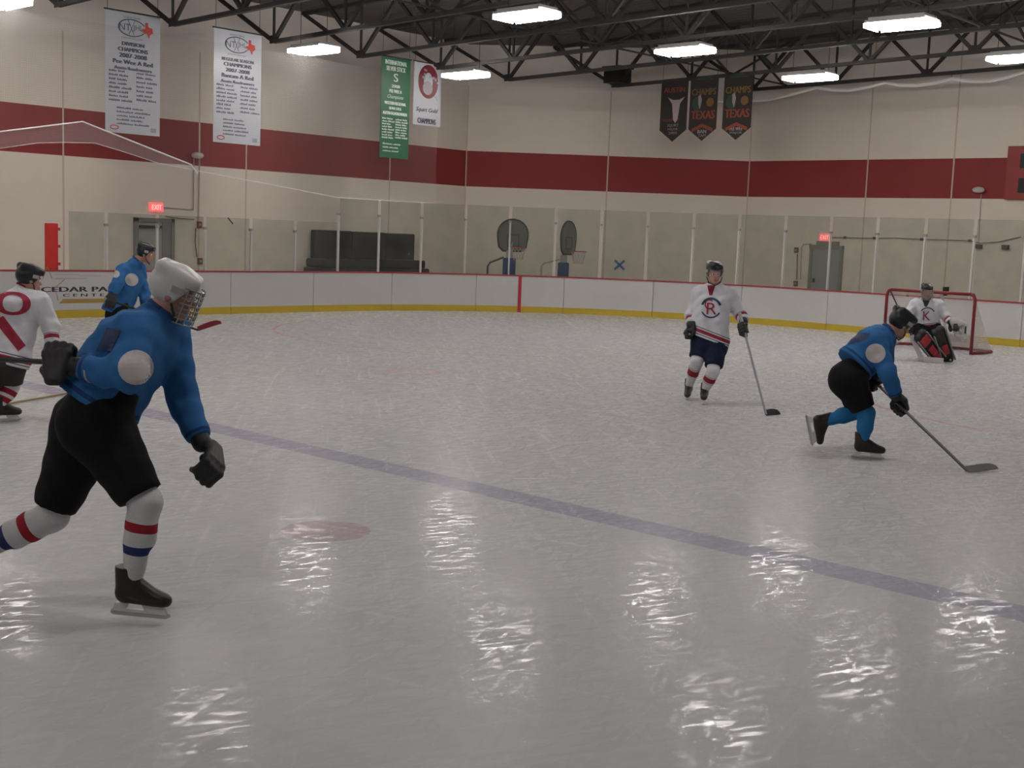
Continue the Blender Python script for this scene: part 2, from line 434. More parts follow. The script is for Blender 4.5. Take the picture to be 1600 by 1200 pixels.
# ------------------------------------------------------------------ lamps (they light the hall)
M_TUBE = mat('lit_tube', (1.0, .955, .93), .5, emit=LAMP_POWER)
M_SIDE = mat('added_side_glow', (1.0, .955, .93), .5, emit=LAMP_POWER*7.5)  # glow added to the fixtures' sides to brighten the upper walls
M_LAMPBOX = mat('lamp_housing', (.55, .54, .53), .4)
def make_lamp(loc, label):
    t = thing('ceiling_light', label, 'lamp', loc, 'fluorescent ceiling lights'); x, y, z = loc
    mb = MB(); mb.box((x-.33, y-.60, z+.055), (x+.33, y+.60, z+.10)); mb.box((x-.26, y-.56, z+.10), (x+.26, y+.56, z+.16))
    mb.build('housing', M_LAMPBOX, t)
    for q in range(6):
        tb = MB(); xx = x-.27+q*.108
        tb.tube([(xx, y-.58-.03*(q % 2), z+.012), (xx, y+.58-.03*(q % 2), z+.012)], .034, 6)
        tb.build('tube', M_TUBE, t)
    for sx in (-.318, .318): mb = MB(); mb.box((x+sx-.006, y-.57, z-.035), (x+sx+.006, y+.57, z+.052)); mb.build('side_glow_strip', M_SIDE, t)  # added strips, far brighter than the tubes, throw light sideways
    for sy in (-.625, .625): mb = MB(); mb.box((x-.29, y+sy-.006, z-.03), (x+.29, y+sy+.006, z+.05)); mb.build('end_glow_strip', M_SIDE, t)
    ld = bpy.data.lights.get('reflector_beam')
    if ld is None:
        ld = bpy.data.lights.new('reflector_beam', 'AREA'); ld.shape = 'RECTANGLE'; ld.size = .58; ld.size_y = 1.14; ld.energy = BEAM_POWER; ld.spread = radians(115); ld.color = (1.0, .96, .935)
    lo = bpy.data.objects.new('reflector_beam', ld); C.objects.link(lo); lo.parent = t; lo.location = (0, 0, -.045)
    for sy in (-.5, .5):
        r = MB(); r.tube([(x, y+sy, z+.10), (x, y+sy, roof_z(y+sy))], .008, 5); r.build('hanger', M_STEEL, t)
    return t
LZ = 6.28
LAMPS = [((11.75, 24.9), 'glowing ceiling light cut off by the top left corner of the photo'),
         ((19.1, 24.4), 'glowing ceiling light just left of the green hanging banner'),
         ((24.15, 24.3), 'glowing ceiling light right of the white banner with a red letter'),
         ((18.25, 16.75), 'glowing ceiling light at the top edge, upper middle of the photo'),
         ((23.4, 16.65), 'glowing ceiling light above the leftmost black pennant'),
         ((28.55, 16.45), 'glowing ceiling light right of the rightmost black pennant, lowest on the right'),
         ((22.6, 11.15), 'largest glowing ceiling light at the upper right, high between two trusses'),
         ((27.65, 10.85), 'glowing ceiling light cut by the right edge of the photo')]
lamp0 = None
for (x, y), lb in LAMPS:
    if lamp0 is None: lamp0 = make_lamp((x, y, LZ), lb)
    else:
        c = copy_tree(lamp0); c.location = (x, y, LZ); c['label'] = lb
for (x, y) in [(11.5, 17.2), (18.2, 11.4), (11.5, 11.3), (6.0, 24.4), (5.5, 17.0), (-1, 24.4), (-1, 17), (-1, 11.3), (-1, 4), (6, 11.3),
               (18.2, 5), (11.5, 4.5), (5.5, 4.5), (23, 5), (27.8, 5), (-8, 17), (-8, 8)]:
    c = copy_tree(lamp0); c.location = (x, y, LZ); c['label'] = 'glowing ceiling light out of sight above the top of the photo'
    c['group'] = 'ceiling lights above the frame'

# ------------------------------------------------------------------ roof trusses
def truss_z(y): return 6.70+SL*(26.45-y)
NODE0, STEP, DEPTH = 24.45, 2.8, 1.42
def make_truss(X, yend, label):
    t = thing('roof_truss', label, 'roof truss', (X, yend, truss_z(yend)), 'lattice roof trusses')
    def P(y, up=0.0): return (X, y, truss_z(y)+up)
    wall_y = min(YW, CA[1]+(X-CA[0])*(CB[1]-CA[1])/(CB[0]-CA[0])) if X > CA[0] else YW
    mb = MB(); mb.bar(P(yend), P(-6), .12, .09); mb.build('bottom_chord', M_STEEL, t)
    mb = MB(); mb.bar(P(wall_y, DEPTH-.02), P(-6, DEPTH-.02), .14, .10); mb.build('top_chord', M_STEEL, t)
    mb = MB(); mb.bar(P(yend), P(wall_y-.05, DEPTH-.06), .085, .085); mb.build('end_diagonal', M_STEEL, t)
    first = True; y = yend
    while y > -5:
        for dy in ((-STEP/2,) if first else (STEP/2, -STEP/2)):
            mb = MB(); mb.bar(P(y), P(y+dy, DEPTH-.06), .085, .085); mb.build('diagonal', M_STEEL, t)
        mb = MB(); mb.bar(P(y), P(y, DEPTH-.06), .05, .05); mb.build('upright', M_STEEL, t)
        mb = MB(); mb.obox(V(*P(y, .06)), V(.008, 0, 0), V(0, .17, 0), V(0, 0, .10)); mb.build('gusset', M_STEEL, t)
        y -= STEP; first = False
    return t
TX = [(13.7, 26.45), (16.55, 26.45), (19.45, 26.45), (22.3, 26.45), (25.03, 26.2), (27.85, 26.2), (30.75, 24.4), (33.75, 21.4)]
for i, (X, ye) in enumerate(TX):
    n = len(TX)-i
    make_truss(X, ye, 'dark lattice steel roof truss, %s counted from the end wall' % ORD[n] if n > 1 else 'dark lattice steel roof truss nearest the end wall')
# cross braces between neighbouring trusses
for i in range(1, len(TX)-1):
    for j, y in enumerate((20.2, 11.8)):
        a, b = TX[i][0], TX[i+1][0]; mb = MB()
        mb.bar((a, y, truss_z(y)), (b, y, truss_z(y)+DEPTH-.1), .05, .05, (0, 1, 0)); mb.bar((a, y+.06, truss_z(y)+DEPTH-.1), (b, y+.06, truss_z(y)), .05, .05, (0, 1, 0))
        mb.bar((a, y+.03, truss_z(y)+.05), (b, y+.03, truss_z(y)+.05), .04, .04)
        o = mb.build('cross_brace', M_STEEL, None, at_=((a+b)/2, y, truss_z(y)))
        tag(o, 'thin crossed steel braces in %s truss gap from end wall, %s row from far wall' % (ORD[len(TX)-1-i], ORD[j+1]), 'brace', 'cross braces between trusses')
mb = MB(); mb.box((30.45, 24.05, truss_z(24)+.06), (31.05, 24.65, truss_z(24)+.52)); mb.box((30.4, 24.0, truss_z(24)+.50), (31.1, 24.7, truss_z(24)+.56))
o = mb.build('heater_box', M_BLACK, None, at_=(30.75, 24.4, truss_z(24)))
tag(o, 'black box sitting in the truss end left of the black pennants', 'box')
# ------------------------------------------------------------------ boards round the rink
M_LINE = mat('red_line_paint', (.42, .03, .045), .45)
M_GOLD = mat('gold_print', (.38, .24, .06), .5)
M_INK = mat('dark_print', (.035, .03, .05), .6)
M_INK2 = mat('grey_print', (.30, .29, .33), .6)
def strip(mb, s0, s1, o0, o1, z0, z1):
    n = max(1, int((s1-s0)/.35)) if s1 > L1 and s0 < L1+L2 else 1
    ss = np.linspace(s0, s1, n+1); vs = []; fs = []
    for s in ss: vs += [outline(s, o0)+V(0, 0, z0), outline(s, o1)+V(0, 0, z0), outline(s, o1)+V(0, 0, z1), outline(s, o0)+V(0, 0, z1)]
    for i in range(n):
        for j in range(4): fs.append((i*4+j, i*4+(j+1) % 4, i*4+4+(j+1) % 4, i*4+4+j))
    fs += [(0, 1, 2, 3), (n*4+3, n*4+2, n*4+1, n*4)]
    mb.add(vs, fs)
s_goal = L1+RC*math.acos((XG-(XE-RC))/RC); s_goal = L1+RC*(pi/2-math.acos((XG-(XE-RC))/RC))
PAN = 2.44
edges = [s_goal-1.22+PAN*q for q in range(-9, 11)]
edges = [e for e in edges if e > 0]
ngoal = [i for i in range(len(edges)-1) if edges[i] < s_goal < edges[i+1]][0]
panels = []
for i in range(len(edges)-1):
    a, b = edges[i]+.006, edges[i+1]-.006; mid = outline((a+b)/2); rel = i-ngoal
    if rel == 0: lb = 'white rink board panel with the vertical red goal-line stripe'
    else:
        lb = 'white rink board panel with yellow kick plate, %s to the %s of the red-striped panel' % (ORD[abs(rel)], 'right' if rel > 0 else 'left')
    t = thing('board_panel', lb, 'rink board', tuple(mid), 'rink board panels')
    mb = MB(); strip(mb, a, b, 0, .09, .0, HB-.035); mb.build('facing', M_WHITE, t)
    mb = MB(); strip(mb, a, b, -.012, 0, .0, .165); mb.build('kick_plate', M_YEL, t)
    mb = MB(); strip(mb, a, b, -.015, .12, HB-.035, HB); mb.build('cap_rail', M_CAP, t)
    if rel == 0:
        mb = MB(); strip(mb, s_goal-.045, s_goal+.045, -.016, 0, .0, HB-.035); mb.build('goal_line_stripe', M_LINE, t)
    panels.append((a, b, t))
# printed advertisement on the side boards
adp = min(panels, key=lambda q: abs((q[0]+q[1])/2-s_of_x(13.6)))[2]
def ad_pt(px, py): return on_y(px, py, YS-.014)
EX, EZ = V(1, 0, 0), V(0, 0, 1)
adq = ad_pt(130, 450); adp = thing('advertising_sign', 'white advertisement with gold star and dark lettering on the boards at left', 'advertisement', tuple(adq))
bk = MB(); u0, u1 = ad_pt(52, 450)[0], ad_pt(246, 450)[0]; bk.box((u0, YS-.013, .17), (u1, YS-.004, HB-.04)); bk.build('backing_sheet', M_WHITE, adp)
ink = MB(); c0 = ad_pt(66, 451); c1 = ad_pt(196, 453)
text_on(ink, 'CEDAR PARK', V((c0[0]+c1[0])/2-.02, YS-.014, ad_pt(120, 452)[2]), EX, EZ, width=c1[0]-c0[0], height=.105, bold=.012)
text_on(ink, 'C E N T E R', V(ad_pt(138, 461)[0], YS-.014, ad_pt(135, 461)[2]), EX, EZ, width=1.15, height=.06, bold=.006)
ink.build('lettering', M_INK, adp)
gold = MB(); sx, sz = ad_pt(74, 446)[0], ad_pt(74, 446)[2]
star = []
for q in range(10):
    r = .40 if q % 2 == 0 else .17; star.append((r*sin(q*pi/5), r*cos(q*pi/5)))
for q in range(10):
    a, b = star[q], star[(q+1) % 10]
    if q in (4, 5) : continue
    gold.bar((sx+a[0], YS-.014, sz+a[1]), (sx+b[0], YS-.014, sz+b[1]), .004, .028, (0, 1, 0))
gold.build('star_emblem', M_GOLD, adp)
g2 = MB(); x0 = ad_pt(92, 471)[0]; z0 = ad_pt(92, 471)[2]
g2.prism([(0, -.04), (1.05, -.04), (1.2, .05), (.10, .05)], (x0, YS-.014, z0), EX, EZ, (0, -1, 0), .003)
g2.build('gold_bar', M_GOLD, adp)
g3 = MB()
for px, py, wd in ((105, 429, .55), (112, 435, .7), (140, 431, .5)):
    q = ad_pt(px, py); g3.obox(q, EX*wd/2, V(0, .002, 0), EZ*.006+EX*.02)
g3.build('mountain_outline', M_INK2, adp)

# ------------------------------------------------------------------ glass above the boards
def glass_material():
    m = bpy.data.materials.new('scuffed_glass'); m.use_nodes = True; k = NT(m); nt = m.node_tree
    out = k.N['Material Output']; k.N.remove(k.N['Principled BSDF'])
    tr = k.N.new('ShaderNodeBsdfTransparent'); tr.inputs[0].default_value = (.87, .885, .86, 1)
    df = k.N.new('ShaderNodeBsdfDiffuse'); df.inputs[0].default_value = (.52, .55, .50, 1)
    gl = k.N.new('ShaderNodeBsdfGlossy'); gl.inputs[0].default_value = (.9, .9, .9, 1); gl.inputs['Roughness'].default_value = .12
    a = k.N.new('ShaderNodeMixShader'); n = k.noise(k.pos(), 2.2, 5, .6)
    k.L.new(k.smooth(n, .3, .8, .02, .075), a.inputs[0])
    k.L.new(tr.outputs[0], a.inputs[1]); k.L.new(df.outputs[0], a.inputs[2])
    b2 = k.N.new('ShaderNodeMixShader'); b2.inputs[0].default_value = .025
    k.L.new(a.outputs[0], b2.inputs[1]); k.L.new(gl.outputs[0], b2.inputs[2]); k.L.new(b2.outputs[0], out.inputs[0])
    return m
M_GLASS = glass_material()
M_EDGE = mat('pale_glass_edge', (.42, .46, .42), .3, alpha=.22)
M_POST = mat('white_aluminium', (.58, .57, .55), .4)
posts = []
x = 12.74
sx_ = [s_of_x(v) for v in (13.05, 13.95, 15.19, 16.43, 17.70, 19.0)]
s = s_of_x(20.35); tall0 = len(sx_); sx_.append(s)
s_last = s_of_y(8.3)
ys = [s_of_y(v) for v in (18.2, 16.92, 15.64, 14.38, 13.15, 11.95, 10.77, 9.6, 8.4)]
n_mid = int(round((ys[0]-s)/1.25))
sx_ += list(np.linspace(s, ys[0], n_mid+1)[1:]); sx_ += ys[1:]
for i, s0 in enumerate(sx_):
    if i == 0: continue
    tall = i >= tall0; q = outline(s0, .06); h = 1.42 if tall else .95
    lb = ('tall white post holding rink glass, %s from left among tall ones' if tall else 'short white post holding rink glass on far side boards, %s from left') % (
        ORD[i-tall0+1 if tall else i+1])
    tang = unit(outline(s0+.01, .06)-outline(s0-.01, .06)); nrm = V(tang[1], -tang[0], 0)
    t = thing('stanchion', lb, 'post', tuple(q+V(0, 0, HB)), 'posts between the glass panes')
    mb = MB(); mb.obox(q+V(0, 0, HB+h/2), tang*.016, nrm*.035, V(0, 0, h/2)); mb.build('upright', M_POST, t)
    mb = MB(); mb.obox(q+V(0, 0, HB+h+.02), tang*.03, nrm*.05, V(0, 0, .03)); mb.build('clamp', M_GREY, t)
for i in range(len(sx_)-1):
    tall = i >= tall0; h = 1.83 if tall else 1.22
    a, b = sx_[i]+.045, sx_[i+1]-.045
    lb = ('tall rink glass sheet on the boards, %s right of the low sheets' if tall else 'low rink glass sheet on the far side boards, %s from the left') % (
        ORD[i-tall0+1 if tall else i+1])
    mb = MB(); pa, pb = outline(a, .06), outline(b, .06); d = unit(pb-pa); n = V(d[1], -d[0], 0); c = (pa+pb)/2
    mb.obox(c+V(0, 0, HB+h/2), (pb-pa)/2, n*.006, V(0, 0, h/2))
    t = mb.build('rink_glass', M_GLASS, None, at_=c+V(0, 0, HB)); tag(t, lb, 'rink glass', 'glass sheets above the boards')
    mb = MB(); mb.obox(c+V(0, 0, HB+h+.004), (pb-pa)/2, n*.007, V(0, 0, .006)); mb.build('top_edge', M_EDGE, t)
# tape marks stuck on glass
M_TAPE = mat('blue_tape', (.03, .16, .36), .6)
mb = MB(); q = on_corner(968, 414, .02)
for dx in (.16, -.16): mb.bar(q+cdir*(-dx)+V(0, 0, -.15), q+cdir*dx+V(0, 0, .15), .07, .012, cn)
o = mb.build('tape_cross', M_TAPE, None, at_=q); tag(o, 'blue tape cross stuck on the pale corner wall', 'tape')
mb = MB(); a, b = on_y(356, 340, YS+.05), on_y(364, 350, YS+.05); mb.bar(a, b, .03, .008, (0, 1, 0))
o = mb.build('tape_strip', M_INK, None, at_=(a+b)/2); tag(o, 'short dark slanted tape strip on low glass right of the far door', 'tape')

# ------------------------------------------------------------------ safety netting
def net_material(nm, cover):
    m = bpy.data.materials.new(nm); m.use_nodes = True; k = NT(m)
    out = k.N['Material Output']; k.N.remove(k.N['Principled BSDF'])
    tr = k.N.new('ShaderNodeBsdfTransparent'); df = k.N.new('ShaderNodeBsdfDiffuse'); df.inputs[0].default_value = (.78, .76, .74, 1)
    uvn = k.N.new('ShaderNodeAttribute'); uvn.attribute_name = 'cell'; X, Y, Z = k.xyz(uvn.outputs['Vector'])
    def line(v): return k.math('GREATER_THAN', k.math('ABSOLUTE', k.math('SUBTRACT', k.math('FRACT', v), .5)), .5-min(.2, cover*2.2))
    a = k.N.new('ShaderNodeMixShader'); k.L.new(k.math('ADD', cover*.9, k.math('MULTIPLY', k.math('MAXIMUM', line(X), line(Y)), .16)), a.inputs[0])
    k.L.new(tr.outputs[0], a.inputs[1]); k.L.new(df.outputs[0], a.inputs[2]); k.L.new(a.outputs[0], out.inputs[0])
    return m
M_NET, M_NET2 = net_material('fine_white_net', .020), net_material('bunched_white_net', .10)
M_ROPE = mat('white_rope', (.9, .89, .87), .8)
def sheet(name, m, top, bot, cell, parent):
    """net hanging between two polylines of equal length"""
    vs = []; fs = []; uv = []; dist = 0.0; R = 6
    for i, (a, b) in enumerate(zip(top, bot)):
        if i: dist += np.linalg.norm(np.asarray(a)[:2]-np.asarray(top[i-1])[:2])
        for r in range(R+1):
            p = np.asarray(a)+(np.asarray(b)-np.asarray(a))*r/R; vs.append(p); uv.append((dist/cell, p[2]/cell, 0))
    for i in range(len(top)-1):
        for r in range(R): fs.append((i*(R+1)+r, i*(R+1)+r+1, (i+1)*(R+1)+r+1, (i+1)*(R+1)+r))
    mb = MB(); mb.add(vs, fs); o = mb.build(name, m, parent)
    at = o.data.attributes.new('cell', 'FLOAT_VECTOR', 'POINT'); at.data.foreach_set('vector', np.array(uv, np.float32).ravel())
    return o
def interp(pts, xs):
    pts = np.array(pts, float); return [V(*[np.interp(x, pts[:, 0], pts[:, c]) for c in range(3)]) for x in xs]
NY = YS+.05
low = [(9, NY, 3.05), (11.6, NY, 3.43), (12.4, NY, 3.60), (13.0, NY, 3.66), (13.68, NY, 3.70), (14.3, NY, 3.58), (15.21, NY, 3.38), (20.36, NY, 2.86), (23.7, NY, 2.86)]
fold = [(9, NY-.03, 3.42), (11.6, NY-.03, 3.76), (13.39, NY-.03, 4.12), (16.03, NY-.03, 3.40), (16.2, NY-.03, 3.21)]
t = thing('safety_net', 'fine white safety net over the far side glass with a folded lower edge', 'safety net', (13.4, NY, 3.7))
xs = np.linspace(9, 23.7, 40); lo_ = interp(low, xs)
sheet('net_sheet', M_NET, [V(p[0], NY, 6.2) for p in lo_], lo_, .045, t)
xs = np.linspace(9, 16.2, 20)
sheet('folded_net', M_NET2, interp(fold, xs), interp([(a, b-.03, c) for a, b, c in low], xs), .045, t)
mb = MB(); mb.tube([V(*p) for p in fold], .016, 6); mb.build('fold_rope', M_ROPE, t)
mb = MB(); mb.tube([V(*p) for p in low], .007, 5); mb.build('hem_rope', M_ROPE, t)
# white cord draped along the truss nearest the end wall
ROPE = [(800, 120, 0), (840, 130, 1), (880, 141, 0), (935, 147, 0), (985, 142, 0), (1015, 135, 1), (1060, 150, 0), (1130, 159, 0), (1200, 156, 0), (1240, 147, 0), (1275, 137, 1), (1300, 141, 0), (1328, 141, 0),
        (1358, 136, 0), (1383, 129, 1), (1405, 133, 0), (1432, 134, 0), (1460, 130, 0), (1487, 123, 1), (1515, 127, 0), (1545, 127, 0), (1575, 121, 0), (1600, 113, 1), (1640, 118, 0)]
RX = 33.75
top = [on_x(a, b, RX) for a, b, c in ROPE]
t = thing('draped_cord', 'white cord hanging in loops under the truss nearest the end wall', 'cord', tuple(top[7]))
mb = MB(); mb.tube(top, .045, 6); mb.build('cord', M_ROPE, t)
for p in [q for q, r in zip(top, ROPE) if r[2]]:
    mb = MB(); mb.tube([p, V(RX, p[1], max(p[2]+.05, truss_z(p[1])))], .008, 5); mb.build('tie', M_STEEL, t)

# ------------------------------------------------------------------ hanging banners
BY = 26.45
def banner(name, label, group, org, ex, ey, wd, ht, m, poly=None):
    """org = top left corner; returns the object and a function (u, v in 0..1 from top left) -> centre point for print"""
    en = np.cross(ex, ey); mb = MB(); N = 14
    if poly is None: poly = [(0, 0), (wd, 0), (wd, -ht), (0, -ht)]
    mb.prism(poly, org-en*.004, ex, ey, en, .008)
    o = mb.build(name, m, None, at_=org); tag(o, label, 'banner', group)
    r = MB(); r.tube([org+ex*-.03+en*0, org+ex*(wd+.03)], .018, 8); r.build('rod', M_STEEL, o)
    for u in (.04, .96):
        r = MB(); p = org+ex*wd*u; r.tube([p, V(p[0], p[1], roof_z(p[1]))], .006, 5); r.build('hanging_cord', M_STEEL, o)
    return o, (lambda u, v, off=.006: org+ex*wd*u-ey*ht*v+en*off)
def name_rows(mb, pt, ex, ey, wd, u0, u1, v0, v1, rows, h, seed):
    rnd = random.Random(seed)
    for r in range(rows):
        v = v0+(v1-v0)*r/max(1, rows-1); u = u0
        for q in range(2):
            L = (u1-u0)*(.30+.22*rnd.random()); c = pt(u+L/2, v)
            n = max(3, int(L*wd/.035))
            for g in range(n):                       # a row of small unreadable letters
                cc = c+ex*(-L*wd/2+(g+.5)*L*wd/n); hh = h*(.55+.45*rnd.random())
                mb.obox(cc-ey*(h-hh)*.5, ex*L*wd/n*.36, ey*hh*.5, np.cross(ex, ey)*.001)
            u += L+.025
TEXAS = [(-.18, .5), (.06, .5), (.06, .22), (.22, .16), (.42, .14), (.46, -.10), (.5, -.2), (.34, -.30), (.2, -.42), (.2, -.62), (.08, -.56), (-.02, -.36), (-.12, -.28), (-.22, -.36), (-.34, -.22), (-.5, 0), (-.18, 0)]
M_BANNER = mat('pale_banner_vinyl', (.44, .455, .49), .38, noise=.04, nscale=2)
M_BLUEINK = mat('banner_ink', (.07, .075, .11), .6)
M_TXRED = mat('red_print', (.50, .05, .04), .5)
def league_banner(x0, label, lines, seed):
    org = V(x0, BY, 6.81); wd, ht = 1.39, 2.73
    o, pt = banner('banner', label, 'pale league banners', org, EX, EZ, wd, ht, M_BANNER)
    lg = MB(); c = pt(.48, .125)
    ring = [c+EX*.34*cos(a)+EZ*.185*sin(a) for a in np.linspace(radians(25), radians(330), 40)]
    lg.tube(ring, .012, 5)
    text_on(lg, 'NT', c+EX*-.18, EX, EZ, height=.15); text_on(lg, 'JHL', c+EX*.15, EX, EZ, height=.15)
    lg.bar(c+V(-.10, 0, .16), c+V(.05, 0, -.15), .004, .02, (0, 1, 0)); lg.bar(c+V(.07, 0, .16), c+V(-.08, 0, -.15), .004, .02, (0, 1, 0))
    text_on(lg, 'NORTH TEXAS', pt(.48, .042), EX, EZ, width=.42, height=.045); text_on(lg, 'JUNIOR HOCKEY', pt(.48, .215), EX, EZ, width=.55, height=.05)
    lg.build('league_emblem', M_BLUEINK, o)
    tx = MB(); tx.prism([(a*.30, b*.30) for a, b in TEXAS], pt(.76, .12, .012), EX, EZ, (0, -1, 0), .003); tx.build('state_shape', M_TXRED, o)
    ti = MB(); v = .26
    for s_, wu, h in lines:
        text_on(ti, s_, pt(.5, v), EX, EZ, width=wu*wd, height=h, bold=.013); v += (h+.045)/ht
    ti.build('title', M_BLUEINK, o)
    nm = MB(); name_rows(nm, pt, EX, EZ, wd, .06, .46, .49, .73, 8, .05, seed); name_rows(nm, pt, EX, EZ, wd, .56, .95, .49, .71, 7, .05, seed+1)
    name_rows(nm, pt, EX, EZ, wd, .2, .8, .79, .92, 5, .042, seed+2); nm.build('name_list', M_BLUEINK, o)
    cl = MB(); c = pt(.16, .955); cl.tube([c+EX*.10*cos(a)+EZ*.045*sin(a) for a in np.linspace(0, 2*pi, 20)], .012, 5); cl.build('red_mark', M_TXRED, o)
    cl = MB(); c = pt(.88, .955); cl.obox(c, EX*.07, V(0, .001, 0), EZ*.05); cl.build('corner_mark', M_INK2, o)
league_banner(14.82, 'pale hanging banner with a red state shape, the left one, titled division champions',
              [('DIVISION', .40, .085), ('CHAMPIONS', .54, .09), ('2007-2008', .50, .10), ('Pee Wee A Red', .72, .095), ('Austin Roadrunners', .68, .07)], 3)
league_banner(17.68, 'pale hanging banner with a red state shape, the right one, titled regular season champions',
              [('REGULAR SEASON', .66, .075), ('CHAMPIONS', .58, .09), ('2007-2008', .50, .09), ('Bantam A Red', .66, .095), ('Austin Roadrunners', .70, .07)], 11)
# green banner
M_GREEN = mat('green_banner', (.013, .105, .042), .5, noise=.08, nscale=3)
M_PRINT = mat('white_print', (.62, .66, .62), .6)
org = V(23.04, BY, 6.83); wd, ht = 1.07, 2.74
o, pt = banner('banner', 'long green hanging banner with white lettering', None, org, EX, EZ, wd, ht, M_GREEN)
ti = MB()
for s_, v, wu, h in (('INTERNATIONAL', .055, .74, .12), ('SILVER STICK', .115, .66, .12), ('S', .20, .14, .22), ('2008', .285, .28, .085), ('PEE WEE A', .335, .42, .09),
                     ('WESTERN REGIONAL', .455, .74, .085), ('SILVER STICK', .505, .42, .07), ('AUSTIN ROADRUNNERS', .555, .84, .085)):
    text_on(ti, s_, pt(.5, v), EX, EZ, width=wu*wd, height=h, bold=.006)
ti.build('title', M_PRINT, o)
ti = MB(); text_on(ti, 'Champions', pt(.5, .395), EX, EZ, width=.55*wd, height=.13, shear=.4); ti.build('script_lettering', M_PRINT, o)
nm = MB(); name_rows(nm, pt, EX, EZ, wd, .06, .48, .61, .80, 8, .045, 21); name_rows(nm, pt, EX, EZ, wd, .52, .95, .61, .79, 8, .045, 22); name_rows(nm, pt, EX, EZ, wd, .1, .75, .86, .93, 3, .045, 23)
nm.build('name_list', M_PRINT, o)
# white banner with a big letter
org = V(24.25, BY, 6.83); wd, ht = 1.06, 1.74
o, pt = banner('banner', 'short white hanging banner with a big dark red letter Q', None, org, EX, EZ, wd, ht, M_BANNER)
q = MB(); c = pt(.52, .31)
q.tube([c+EX*.28*cos(a)+EZ*(.36*sin(a)+.02) for a in np.linspace(0, 2*pi, 32)], .125, 6); q.bar(c+V(.12, 0, -.24), c+V(.38, 0, -.46), .01, .16, (0, 1, 0))
for v_ in range(len(q.v)): q.v[v_] = (q.v[v_][0], BY-.006-.002*(v_ % 2), q.v[v_][2])
q.build('big_letter', mat('dark_red_print', (.16, .02, .03), .5), o)
q = MB(); q.prism([(.19*cos(a), .19*sin(a)) for a in np.linspace(0, 2*pi, 24)[:-1]], pt(.5, .40, .010), EX, EZ, (0, -1, 0), .003); q.build('round_badge', mat('grey_badge', (.33, .30, .32), .6), o)
q = MB()
for i in range(9):
    rnd = random.Random(i); cc = pt(.25+.55*rnd.random(), .10+.16*rnd.random(), .012); q.obox(cc, EX*.03, V(0, .001, 0), EZ*.03)
q.build('speckles', M_INK2, o)
q = MB(); text_on(q, 'Squirt Gold', pt(.5, .76), EX, EZ, width=.8*wd, height=.15, shear=.35, bold=.006); text_on(q, 'CHAMPIONS', pt(.5, .93), EX, EZ, width=.66*wd, height=.15, bold=.012); q.build('lettering', M_INK, o)
